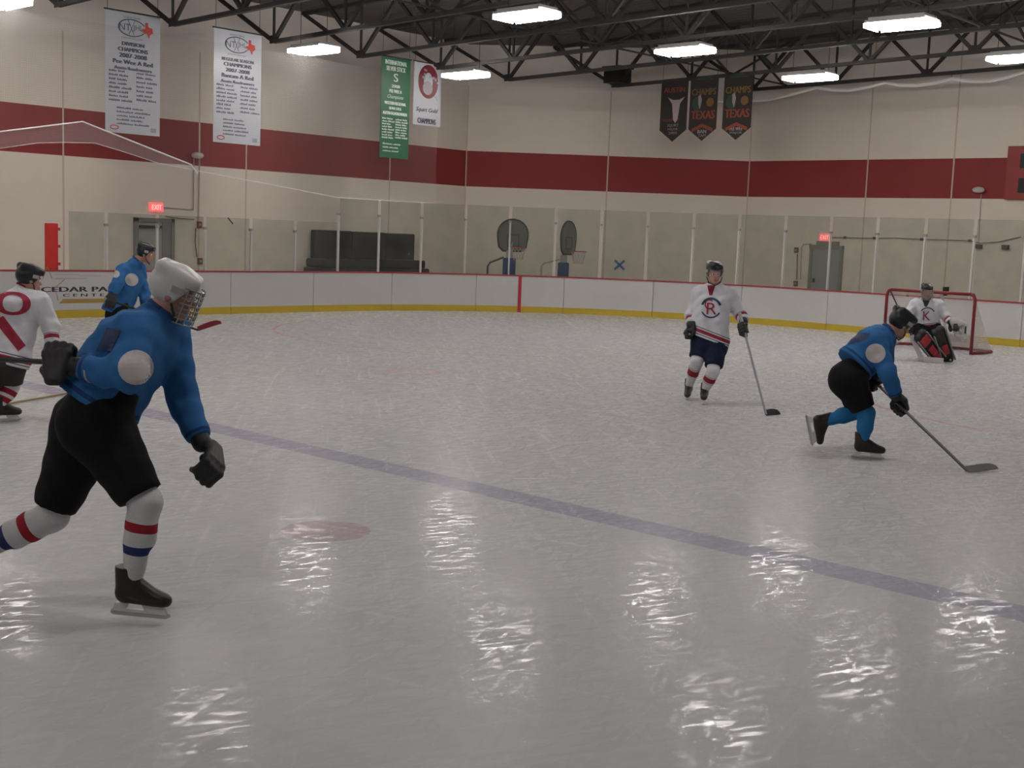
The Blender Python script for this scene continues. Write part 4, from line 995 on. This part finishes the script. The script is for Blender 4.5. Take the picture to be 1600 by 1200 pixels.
    if cfg.get('visor'):
        mb = MB(); rows = []; vs = []; fs = []
        for z in (.055, .0, -.035): vs += [toW(V(.102*sin(a), .03+.108*cos(a), z+.02*abs(sin(a)))) for a in np.linspace(-1.35, 1.35, 15)]
        for r in range(2): fs += [(r*15+i, r*15+i+1, r*15+16+i, r*15+15+i) for i in range(14)]
        mb.add(vs, fs); o = mb.build('visor', mat('clear_visor', (.7, .72, .75), .08, alpha=.06), hel, smooth=True); sm = o.modifiers.new('t', 'SOLIDIFY'); sm.thickness = .003
    # --- jersey
    hem = J['pel']-sp*cfg.get('hem', .10)
    tors = [(J['shL']-sp*.015, J['shR']-sp*.015, .098, .098), (J['neck']-sp*.03, J['shL'], .085, .09), (J['neck']-sp*.03, J['shR'], .085, .09)]
    bf = cfg.get('bulk', 1.0)
    for s, sg in (('L', -1), ('R', 1)):
        tors += [(ch+lat*sg*.085, J['pel']+lat*sg*.085-sp*.02, .150*bf, .155*bf), (J['pel']+lat*sg*.09, J['pel']+lat*sg*.10-sp*.28, .155*bf, .175*bf)]
    arms = []
    for s in 'LR':
        cuff = J['wr'+s]+(J['el'+s]-J['wr'+s])*.10
        arms += [(J['sh'+s], J['el'+s], .100, .086), (J['el'+s], cuff, .084, .070)]
    ph = cfg.get('seed', 0)
    def folds(p, amp): 
        return amp*(np.sin(p@V(21, 9, 33)+ph)*np.sin(p@V(-14, 27, 12)+1.3*ph)+.6*np.sin(p@V(43, -31, 25)+ph))
    hn = unit(sp+lat*cfg.get('hemtilt', 0.0))
    def jer(p):
        t = union(p, tors, .06)+folds(p, .006); t = np.maximum(t, (hem-p)@hn)
        a = np.minimum(*[np.maximum(union(p, arms[i:i+2], .035)+folds(p, .007), ((p-arms[i+1][1])@unit(arms[i+1][1]-arms[i+1][0]))) for i in (0, 2)])
        return smin(t, a, .035)
    def ju(p):
        dt = union(p, tors, .05); u = (p-hem)@hn
        for i in (0, 2):
            for k in (0, 1):
                a, b, r1, r2 = arms[i+k]; d = rc(p, a, b, r1, r2); h = np.clip((p-a)@(b-a)/((b-a)@(b-a)), 0, 1)
                m = d < dt-.004; u = np.where(m, 2+(k+h)/2, u); dt = np.where(m, d, dt)
        return u
    lo, hi = bounds(tors+arms); je = blob('jersey', jer, lo, hi, .014, cfg['jersey'], root, ju)
    mb = MB(); na = unit(hc-J['neck']+sp*.1); px = perp(na); py = np.cross(na, px); nc = J['neck']+sp*.04
    mb.tube([nc+px*.070*cos(a)+py*.070*sin(a) for a in np.linspace(0, 2*pi, 21)], .017, 7); mb.build('collar', cfg['collar'], je, smooth=True)
    def decal(name, m, start, d, ex, ey, parts, off=.004):
        mb = MB(); d = unit(d); ex = unit(ex-d*(ex@d)); ey = unit(ey-d*(ey@d)-ex*(ey@ex))
        if np.cross(ex, ey)@d > 0: ex = -ex
        for p_ in parts:
            if p_[0] == 'text': text_on(mb, p_[1], start+ex*p_[2]+ey*p_[3], ex, ey, height=p_[4], width=p_[5] if len(p_) > 5 else None)
            elif p_[0] == 'disc': mb.add([start+ex*(p_[1]+p_[3]*cos(a))+ey*(p_[2]+p_[3]*sin(a)) for a in np.linspace(0, 2*pi, 25)[:-1]], [tuple(range(24))])
            elif p_[0] == 'poly': mb.add([start+ex*a+ey*b for a, b in p_[1]], [tuple(range(len(p_[1])))])
            elif p_[0] == 'ring':
                r0, r1, a0, a1 = p_[3:7]; n = 20; aa = np.linspace(a0, a1, n+1)
                vs = [start+ex*(p_[1]+r*cos(a))+ey*(p_[2]+r*sin(a)) for a in aa for r in (r0, r1)]
                mb.add(vs, [(2*i, 2*i+1, 2*i+3, 2*i+2) for i in range(n)])
        bm = bmesh.new(); vv = [bm.verts.new(v) for v in mb.v]
        for f in mb.f:
            try: bm.faces.new([vv[i] for i in f])
            except ValueError: pass
        for _ in range(4):
            bmesh.ops.triangulate(bm, faces=bm.faces)
            es = [e for e in bm.edges if e.calc_length() > .03]
            if not es: break
            bmesh.ops.subdivide_edges(bm, edges=es, cuts=1)
        bmesh.ops.triangulate(bm, faces=bm.faces)
        pts = np.array([v.co[:] for v in bm.verts]); t = np.zeros(len(pts))
        for _ in range(40): t += np.clip(jer(pts+t[:, None]*d)-off, -.02, .05)*.8
        pts = pts+np.minimum(t, 1.2)[:, None]*d
        mb2 = MB(); bm.verts.index_update(); ok = np.abs(jer(pts)-off) < .03; mb2.add(pts, [tuple(v.index for v in f.verts) for f in bm.faces if all(ok[v.index] for v in f.verts)]); bm.free()
        mb2.build(name, m, je)
    for d_ in cfg.get('decals', []): decal(*d_)
    # --- pants
    leg = []; wst = []
    for s, sg in (('L', -1), ('R', 1)):
        k = J['hip'+s]+(J['kn'+s]-J['hip'+s])*cfg.get('pantlen', .88)
        leg += [(J['hip'+s], k, .150*bf, .118)]; wst += [(J['hip'+s]+sp*.17, J['hip'+s]-sp*.02, .098*bf, .145*bf)]
    def pan(p):
        d = union(p, wst, .06)
        for a, b, r1, r2 in leg:
            e = np.maximum(rc(p, a, b, r1, r2)+folds(p, .004), (p-b)@unit(b-a)); d = smin(d, e, .05)
        return d
    lo, hi = bounds(leg+wst); pn = blob('pants', pan, lo, hi, .014, cfg['pants'], root)
    if cfg.get('pantstripe'):
        pass
    # --- socks, skates, gloves
    for s in 'LR':
        kn, an = J['kn'+s], J['an'+s]; mid = kn+(an-kn)*.45; fw = J['toe'+s]
        so = [(kn+(J['hip'+s]-kn)*.16, kn, .085, .082), (kn, mid, .080, .074), (mid, an+(kn-an)*.10, .074, .052)]
        pad = (kn+unit(fw)*.025, mid+unit(fw)*.02, .074, .066)
        f_ = lambda p: smin(union(p, so, .02), rc(p, *pad), .03)+folds(p, .003)
        lo, hi = bounds(so+[pad]); blob('sock', f_, lo, hi, .012, cfg['socks'], root, lambda p: np.clip((p-kn)@(an-kn)/((an-kn)@(an-kn)), -.3, 1.2))
        Rk = frame(fw, J['up'+s]); bs = 1.08; wk = lambda v: (v*V(bs, bs*1.06, 1))@Rk.T+an
        def boot(a):
            d = smin(rc(a, V(0, -.028, -.055), V(0, .155, -.068), .043, .038), rc(a, V(0, -.022, .095), V(0, -.026, -.03), .057, .048), .03)
            d = smin(d, rc(a, V(0, .0, .02), V(0, .125, -.058), .044, .034), .03); d = np.maximum(d, -.100-a[:, 2])
            return np.maximum(d, a[:, 2]-.10)
        v, q = polygonise(boot, V(-.09, -.12, -.13), V(.09, .23, .14), .0085); bt = raw('skate', wk(v), q, cfg.get('boot', M_BOOT), root)
        hb = MB(); fr = (wk(V(0, 0, 0)), Rk[:, 0], Rk[:, 1], Rk[:, 2])
        hb.prism([(-.085, -.098), (-.015, -.098), (-.03, -.128), (.075, -.128), (.06, -.098), (.175, -.098), (.195, -.142), (-.10, -.142)], fr[0]-fr[1]*.014, fr[2], fr[3], fr[1], .028); hb.build('blade_holder', M_HOLD, bt)
        hb = MB(); hb.prism([(-.11, -.140), (-.115, -.158), (-.10, -.168), (.19, -.168), (.215, -.155), (.212, -.140)], fr[0]-fr[1]*.002, fr[2], fr[3], fr[1], .004); hb.build('blade', M_BLADE, bt)
        hb = MB()
        for i in range(5):
            y = .012+i*.024; z = .015-.018*i+.015; hb.tube([wk(V(-.03, y, z)), wk(V(0, y+.008, z+.016)), wk(V(.03, y, z))], .005, 4)
        hb.build('laces', cfg.get('laces', M_LACE), bt)
        W, G, g, ns, op = hands[s]; fa = unit(W-J['el'+s])
        gp = fist(W, G, g, ns, sc=1.28, thick=1.35, openness=op); cuff = (W-fa*.10, W+fa*.01, .062, .052)
        gf = lambda p: smin(union(p, gp, .008), np.maximum(rc(p, *cuff), np.maximum(-(p-(W-fa*.10))@fa, -.03)), .018)
        if s in cfg.get('empty', ''): gp.append((G-g*.035, G+g*.035, .030, .030))
        lo, hi = bounds(gp+[cuff]); gl = blob('glove', gf, lo, hi, .0075, cfg.get('glove', M_GLOVE), root)
        mb = MB(); q = W-fa*.085; a1 = perp(fa); a2 = np.cross(fa, a1); mb.tube([q+(a1*cos(a)+a2*sin(a))*.063 for a in np.linspace(0, 2*pi, 17)], .008, 5); mb.build('cuff_trim', cfg.get('trim', M_GLOVEW), gl)
    return root

def hockey_stick(label, butt, heel, toe, mshaft, mblade, flat=None, knob=M_GLOVEW):
    butt, heel, toe = map(np.asarray, (butt, heel, toe)); t = thing('hockey_stick', label, 'hockey stick', tuple(heel)); d = unit(heel-butt)
    bd = unit(toe-heel); side = unit(np.cross(d, bd)); upb = unit(np.cross(bd, side)); 
    if upb@d > 0: upb = -upb
    mb = MB(); mb.obox((butt+heel)/2, (heel-butt)/2, side*.010, np.cross(side, d)*.015); bevel(mb.build('shaft', mshaft, t), .005, 2)
    n = 8; vs = []; L = np.linalg.norm(toe-heel)
    for i in range(n+1):
        u = i/n; c = heel+bd*L*u+side*.03*u*u*(1 if flat is None else flat); h0, h1 = -.012-.0*u, .060+.012*sin(pi*u)-.03*max(0, u-.85)/.15
        vs += [c+upb*h0-side*.005, c+upb*h0+side*.005, c+upb*h1+side*.004, c+upb*h1-side*.004]
    fs = [(i*4+j, i*4+(j+1) % 4, i*4+4+(j+1) % 4, i*4+4+j) for i in range(n) for j in range(4)]+[(0, 1, 2, 3), (n*4+3, n*4+2, n*4+1, n*4)]
    mb = MB(); mb.add(vs, fs); mb.build('blade', mblade, t, smooth=False)
    mb = MB(); mb.obox(butt+d*.06, d*.07, side*.013, np.cross(side, d)*.018); mb.build('grip_tape', knob, t)
    return t
M_SHB = mat('black_shaft', (.022, .018, .018), .4); M_SHG = mat('grey_shaft', (.26, .25, .29), .4); M_SHD = mat('dark_grey_shaft', (.10, .095, .10), .45); M_TAPEB = mat('black_blade_tape', (.012, .011, .011), .8); M_TAPEG = mat('grey_blade_tape', (.15, .14, .14), .8)
M_SHY = mat('yellowish_shaft', (.28, .22, .10), .5); M_BLR = mat('red_blade', (.22, .02, .03), .5); M_SHW = mat('pale_goalie_stick', (.45, .43, .42), .5)
M_CRED = mat('red_collar', (.22, .02, .035), .8); M_CBLUE = mat('blue_collar', (.02, .06, .18), .8)
M_PATCH = mat('pale_patch', (.48, .45, .45), .8); M_NUMR = mat('red_number', (.30, .02, .045), .8); M_NUMW = mat('white_number', (.62, .62, .66), .8); M_LOGOB = mat('navy_logo', (.03, .05, .11), .8)
UPV = V(0, 0, 1); RT = unit(V(_rt[0], _rt[1], 0)); FW = unit(V(_fw[0], _fw[1], 0))     # picture-right and away, level

def joints(D, tab):
    return {k: at(v[0], v[1], D+(v[2] if len(v) > 2 else 0)) for k, v in tab.items()}

# 1 -- nearest player: light blue jersey, white helmet, skating to the right
g = on_z(215, 966, 0.0); D = (g-EYE)@_fw
J = joints(D, dict(head=(272, 457, .02), neck=(246, 492, .02), shR=(208, 520, -.18), shL=(266, 512, .20), pel=(146, 636, 0), elR=(200, 586, -.36), wrR=(122, 574, -.28), grR=(92, 566, -.27),
    elL=(288, 632, .24), wrL=(314, 690, .16), grL=(326, 722, .13), hipR=(150, 658, -.11), hipL=(140, 660, .11), knR=(224, 784, -.14), anR=(206, 914, -.08), knL=(82, 802, .14), anL=(-45, 868, .22)))
J.update(base=V(g[0], g[1], 0), look=RT*.93-UPV*.36+FW*.12, hup=UPV*.9+RT*.4, toeR=RT*.98-UPV*.02-FW*.12, upR=UPV*.99-RT*.02, toeL=RT*.55-UPV*.8+FW*.1, upL=UPV*.55+RT*.8,
         axR=RT+UPV*.03, axL=UPV*.6-RT*.5-FW*.4, nsR=1, nsL=1, openL=.45)
make_person('person in light blue jersey, white helmet and black pants skating right, nearest the camera', J,
    dict(helmet=M_HELW, cage=True, jersey=M_JBLUE, collar=M_CBLUE, pants=M_PBLACK, socks=M_SBIG, bulk=1.26, empty='L', seed=1, hem=-.03, pantlen=.93,
         decals=[('sleeve_patch', M_PATCH, at(213, 574, D-.75), ray(213, 574), RT, UPV, [('disc', 0, 0, .088)]), ('dark_back_panel', M_LOGOB, at(160, 530, D-.75), ray(160, 530), RT, UPV, [('poly', [(-.03, -.06), (.04, -.06), (.09, .05), (.02, .06)])])]))
wr = J['grR']; hockey_stick('black hockey stick held behind by the nearest blue player, running out of the left edge', wr+RT*.10-UPV*.004, wr-RT*1.30+UPV*.02, wr-RT*1.62+UPV*.06-FW*.05, M_SHB, M_TAPEB)

# 2 -- white jersey at the left edge, seen from behind
g = on_z(-6, 660, 0.0); D = (g-EYE)@_fw
J = joints(D, dict(head=(46, 436, 0), neck=(37, 453, 0), shR=(62, 472, -.02), shL=(2, 476, -.16), pel=(8, 560, -.05), elR=(80, 512, .04), wrR=(82, 540, .0), grR=(80, 556, -.02),
    elL=(-32, 520, -.12), wrL=(-36, 560, .02), grL=(-38, 574, .06), hipR=(18, 566, 0), hipL=(-4, 566, -.1), knR=(16, 604, .06), anR=(0, 638, .0), knL=(-16, 606, 0), anL=(-44, 640, -.1)))
J.update(base=V(g[0], g[1], 0), look=RT*.75+FW*.6-UPV*.22, hup=UPV, toeR=RT*.7+FW*.6, upR=UPV, toeL=RT*.7+FW*.6-UPV*.2, upL=UPV+RT*.2, axR=RT+UPV*.03, axL=RT*.9-UPV*.2+FW*.5, nsR=1)
J['anR'][2] = .17; J['anL'][2] = .22
nb = J['neck']*.72+J['pel']*.28
make_person('person in white jersey with red number seen from behind at the left photo edge', J,
    dict(helmet=M_HELB, jersey=M_JWHITE, collar=M_CRED, pants=mat('dark_green_grey_pants', (.028, .028, .026), .8), socks=M_SRED, seed=2, hem=.06,
         decals=[('number', M_NUMR, at(20, 474, D-.7), ray(20, 474), RT, UPV, [('text', '0', .0, 0, .24, .34)]), ('side_stripe', M_NUMR, at(16, 522, D-.7), ray(16, 522), RT, UPV, [('poly', [(-.16, .13), (-.07, .18), (.15, -.11), (.08, -.17)])])]))
a, b = on_z(-52, 642, .02), on_z(112, 613, .02)
hockey_stick('pale yellow hockey stick low on the ice between the two players at the left', a, b, b+RT*.28+FW*.1, M_SHY, M_TAPEB)

# 3 -- light blue player farther back, looking right
D = FPX/104
J = joints(D, dict(head=(228, 396, 0), neck=(213, 409, 0), shR=(193, 423, -.19), shL=(216, 420, .19), pel=(182, 488, 0), elR=(181, 448, -.40), wrR=(174, 461, -.44), grR=(174, 470, -.46),
    elL=(226, 458, .24), wrL=(226, 478, .06), grL=(226, 485, 0), hipR=(183, 492, -.1), hipL=(183, 492, .1), knR=(204, 528, -.1), anR=(188, 565, -.05), knL=(196, 530, .12), anL=(150, 548, .2)))
gz = J['anR'][2]-.168
for k_ in J: J[k_] = J[k_]-V(0, 0, 0)
J.update(base=V(J['anR'][0], J['anR'][1], 0), look=RT*.9+FW*.1-UPV*.18, hup=UPV, toeR=RT, upR=UPV, toeL=RT*.8-UPV*.6, upL=UPV*.8+RT*.6, nsR=-1)
a, b = J['grR'], at(310, 516, D); J['axR'] = unit(b-a); J['axL'] = unit(b-a); J['grL'] = a+(b-a)*.37
J['anR'][2] = .168
make_person('person in light blue jersey and black helmet looking right, in front of the board advertisement', J,
    dict(helmet=M_HELB, jersey=M_JBLUE, collar=M_CBLUE, pants=M_PBLACK, socks=M_SBLUE, seed=3, bulk=1.1, hem=.02, trim=mat('dark_trim', (.03, .03, .03), .6),
         decals=[('shoulder_patch', M_PATCH, at(206, 437, D-.7), ray(206, 437), RT, UPV, [('disc', 0, 0, .095)]), ('sleeve_patch', M_PATCH, at(181, 428, D-.7), ray(181, 428), RT, UPV, [('disc', 0, 0, .055)])]))
d_ = unit(b-a); hockey_stick('dark hockey stick with red blade held up by the farther blue player at left', a-d_*.10, b, at(346, 503, D), M_SHB, M_BLR)

# 4 -- white jersey, navy pants, coming towards the camera with a stick
g = on_z(1101, 631, 0.0); D = (g-EYE)@_fw
J = joints(D, dict(head=(1116, 427, -.10), neck=(1115, 446, -.03), shR=(1093, 459, .03), shL=(1140, 461, -.03), pel=(1109, 530, 0), elR=(1081, 492, .14), wrR=(1079, 508, .0), grR=(1078, 517, -.05),
    elL=(1157, 490, -.02), wrL=(1162, 502, -.18), grL=(1163, 516, -.24), hipR=(1098, 534, .02), hipL=(1120, 536, -.02), knR=(1089, 564, -.05), anR=(1076, 606, .42), knL=(1114, 580, -.18), anL=(1101, 611, .0)))
J.update(base=V(g[0], g[1], 0), look=-FW*.95+RT*.10-UPV*.12, hup=UPV, toeR=-FW*.95-RT*.2-UPV*.15, upR=UPV-FW*.15, toeL=-FW*.97-RT*.15, upL=UPV+RT*.1, axR=-FW+UPV*.2, nsL=1)
a, b = at(1156, 490, D-.22), on_z(1197, 648, .02); J['axL'] = unit(b-a); J['grL'] = a+(b-a)*.17
J['anL'][2] = .168; J['anR'][2] = max(J['anR'][2], .17)
CBR = ray(1111, 481); cb = at(1111, 481, D-.7); cv = at(1111, 453, D-.7)
make_person('person in white jersey and navy pants skating towards the camera, stick held to the right', J,
    dict(helmet=M_HELB, visor=True, jersey=M_JWHITE, collar=M_CRED, pants=M_PNAVY, socks=M_SWHITE, seed=4, empty='R', hem=.02, hemtilt=-.32, pantlen=.84, laces=M_STRAP,
         decals=[('collar_front', M_CRED, cv, ray(1111, 453), RT, UPV, [('poly', [(-.052, .06), (.052, .06), (.02, -.07), (-.02, -.07)])]), ('chest_emblem', M_LOGOB, cb, CBR, RT, UPV, [('ring', 0, 0, .105, .135, .3, 2.84), ('ring', 0, 0, .115, .135, 3.6, 5.8)]),
                 ('chest_letter', M_NUMR, cb, CBR, RT, UPV, [('text', 'R', .01, -.01, .15, .13), ('text', 'C', -.035, .045, .13, .10)])]))
hockey_stick('grey hockey stick with black blade held by the white player facing the camera', a, b, on_z(1222, 645, .02), M_SHG, M_TAPEB, flat=-1)

# 5 -- light blue player at the right, bent low, driving to the right
g = on_z(1352, 716, 0.0); D = (g-EYE)@_fw
J = joints(D, dict(head=(1407, 506, .02), neck=(1384, 520, 0), shR=(1366, 533, -.20), shL=(1382, 526, .20), pel=(1331, 574, 0), elR=(1387, 582, -.30), wrR=(1400, 618, -.16), grR=(1406, 634, -.12),
    elL=(1382, 585, .24), wrL=(1362, 596, .06), grL=(1352, 592, .02), hipR=(1326, 592, -.10), hipL=(1328, 590, .10), knR=(1352, 646, -.12), anR=(1349, 694, -.05), knL=(1340, 640, .14), anL=(1286, 660, .22)))
J.update(base=V(g[0], g[1], 0), look=RT*.85+FW*.35-UPV*.45, hup=UPV*.9+RT*.4, toeR=RT*.97-FW*.2, upR=UPV, toeL=RT*.25-UPV*.95, upL=UPV*.3+RT*.95, nsR=1, nsL=-1)
b = on_z(1512, 736, .02); a0 = J['grR']; d_ = unit(b-a0); a = a0-d_*.42; J['axR'] = d_; J['axL'] = d_; J['grL'] = a+d_*.06; J['wrL'] = J['grL']+FW*.06+UPV*.05+RT*.03
J['anR'][2] = .168
make_person('person in light blue jersey bent low at the right, reaching out a stick', J,
    dict(helmet=M_HELB, jersey=M_JBLUE, collar=M_CBLUE, pants=M_PBLACK, socks=M_SBLUE, seed=5, bulk=1.25, hem=-.03, trim=M_STRAP,
         decals=[('sleeve_patch', M_PATCH, at(1368, 552, D-.8), ray(1368, 552), RT, UPV, [('disc', 0, 0, .095)]), ('dark_back_panel', M_LOGOB, at(1345, 528, D-.8), ray(1345, 528), RT, UPV, [('poly', [(-.12, -.07), (.05, -.02), (.09, .05), (-.02, .05), (-.10, -.02)])])]))
hockey_stick('grey hockey stick reaching right along the ice from the bent blue player', a, b, on_z(1556, 734, .02), M_SHD, M_TAPEG)

# 6 -- goalie crouching in front of the goal
g = on_z(1452, 564, 0.0); D = (g-EYE)@_fw
J = joints(D, dict(head=(1448, 456, -.10), neck=(1447, 469, -.02), shR=(1430, 475, 0), shL=(1466, 476, 0), pel=(1447, 510, .12), elR=(1417, 495, -.05), wrR=(1409, 506, -.25), grR=(1411, 512, -.30),
    elL=(1478, 495, -.05), wrL=(1485, 504, -.22), grL=(1489, 511, -.28), hipR=(1438, 513, .10), hipL=(1457, 513, .10), knR=(1444, 532, -.22), anR=(1462, 556, .0), knL=(1467, 526, -.20), anL=(1476, 556, .1)))
J.update(base=V(g[0], g[1], 0), look=-FW*.97-UPV*.15-RT*.05, hup=UPV, toeR=-FW*.9-RT*.1, upR=UPV, toeL=-FW*.9+RT*.3, upL=UPV, axL=UPV, openL=.6)
J['anR'][2] = .168; J['anL'][2] = .168
a, h1 = at(1392, 456, D-.15), at(1424, 524, D-.33); J['axR'] = unit(h1-a); J['grR'] = a+(h1-a)*.80
CBR = ray(1449, 492); cb = at(1449, 492, D-.7)
gk = make_person('goalie in white jersey and black and red leg pads crouching before the goal', J,
    dict(helmet=M_HELB, cage=True, jersey=M_JWHITE, collar=M_STRAP, pants=M_PBLACK, socks=M_PBLACK, seed=6, bulk=1.15, hem=.02, hair=mat('grey_beard', (.12, .11, .10), .8), trim=M_NUMR,
         decals=[('chest_emblem', M_LOGOB, cb, CBR, RT, UPV, [('ring', 0, 0, .125, .145, .5, 2.6)]), ('beard_front', M_STRAP, at(1447, 472, D-.7), ray(1447, 472), RT, UPV, [('poly', [(-.085, .08), (.085, .08), (.02, -.09), (-.02, -.09)])]), ('chest_letter', M_NUMR, cb, CBR, RT, UPV, [('text', 'K', -.01, -.02, .17, .13)])]))
M_PADR = mat('red_pad_face', (.33, .022, .025), .5); M_PADB = mat('black_pad', (.016, .015, .016), .5); M_PADG = mat('grey_pad_edge', (.22, .22, .22), .5)
for s in 'RL':
    kn, an = J['kn'+s], J['an'+s]; ax = unit(kn-an); f = unit(-FW+(ax@FW)*ax); sd = np.cross(ax, f); top = kn+ax*.20+f*.05; bot = V(an[0], an[1], .06)+f*.10
    pp = [(bot+sd*.055, top+sd*.06, .07, .08), (bot-sd*.055, top-sd*.06, .07, .08)]
    lo, hi = bounds(pp); pad = blob('leg_pad', lambda p: union(p, pp, .04), lo, hi, .014, M_PADB, gk)
    fd = MB(); ctr = kn+f*.145+ax*.06
    rows = ((.72, .98, .95), (.30, .60, .6), (.02, .28, .5))
    for r0, r1, wd in rows if s == 'R' else rows[1:2]:
        c = bot+(top-bot)*(r0+r1)/2+f*.082; fd.obox(c, sd*.105*wd, f*.02, (top-bot)*(r1-r0)/2)
    bevel(fd.build('red_panel', M_PADR, pad), .012)
    fd = MB()
    for q in (-1, 1): fd.obox((bot+top)/2+f*.075+sd*q*.122, (top-bot)*.5, sd*.012, f*.02)
    fd.build('edge_roll', M_PADG, pad)
# catching glove and blocker
c = J['grL']+RT*.06-FW*.04; M_CATCH = mat('white_catching_glove', (.50, .49, .47), .5)
cg = [(c-RT*.06+UPV*.12, c+RT*.13+UPV*.04, .085, .07), (c+RT*.13+UPV*.04, c+RT*.15-UPV*.16, .06, .05), (c-RT*.04+UPV*.06, c-UPV*.13+RT*.02, .075, .06), (c+RT*.02-UPV*.13, c+RT*.15-UPV*.16, .05, .05)]
lo, hi = bounds(cg); o = blob('catching_glove', lambda p: np.maximum(union(p, cg, .03), -ell(p, c+RT*.07-UPV*.04-FW*.06, (.06, .06, .09))), lo, hi, .012, M_CATCH, gk)
mb = MB(); mb.obox(c+RT*.14-UPV*.04-FW*.07, RT*.012, FW*.012, UPV*.07); mb.build('dark_trim', M_STRAP, o)
c = J['grR']-FW*.06; mb = MB(); mb.obox(c+UPV*.05, RT*.10, FW*.03, UPV*.17); bevel(mb.build('blocker', M_PADB, gk), .02)
t = thing('goalie_stick', 'pale goalie stick with wide paddle and blade flat on ice before the goalie', 'goalie stick', tuple(on_z(1440, 563, 0)))
h2 = on_z(1441, 563, .03); sd = unit(h2-h1)
mb = MB(); mb.bar(a, h1, .025, .02); mb.build('shaft', M_SHB, t)
mb = MB(); mb.obox((h1+h2)/2, (h2-h1)/2, unit(np.cross(sd, FW))*.045, FW*.012); bevel(mb.build('paddle', M_SHW, t), .006)
tp = on_z(1474, 566, .03); mb = MB(); bd = unit(tp-h2); mb.obox((h2+tp)/2+UPV*.025, (tp-h2)/2, FW*.012, UPV*.05); bevel(mb.build('blade', M_SHW, t), .006)
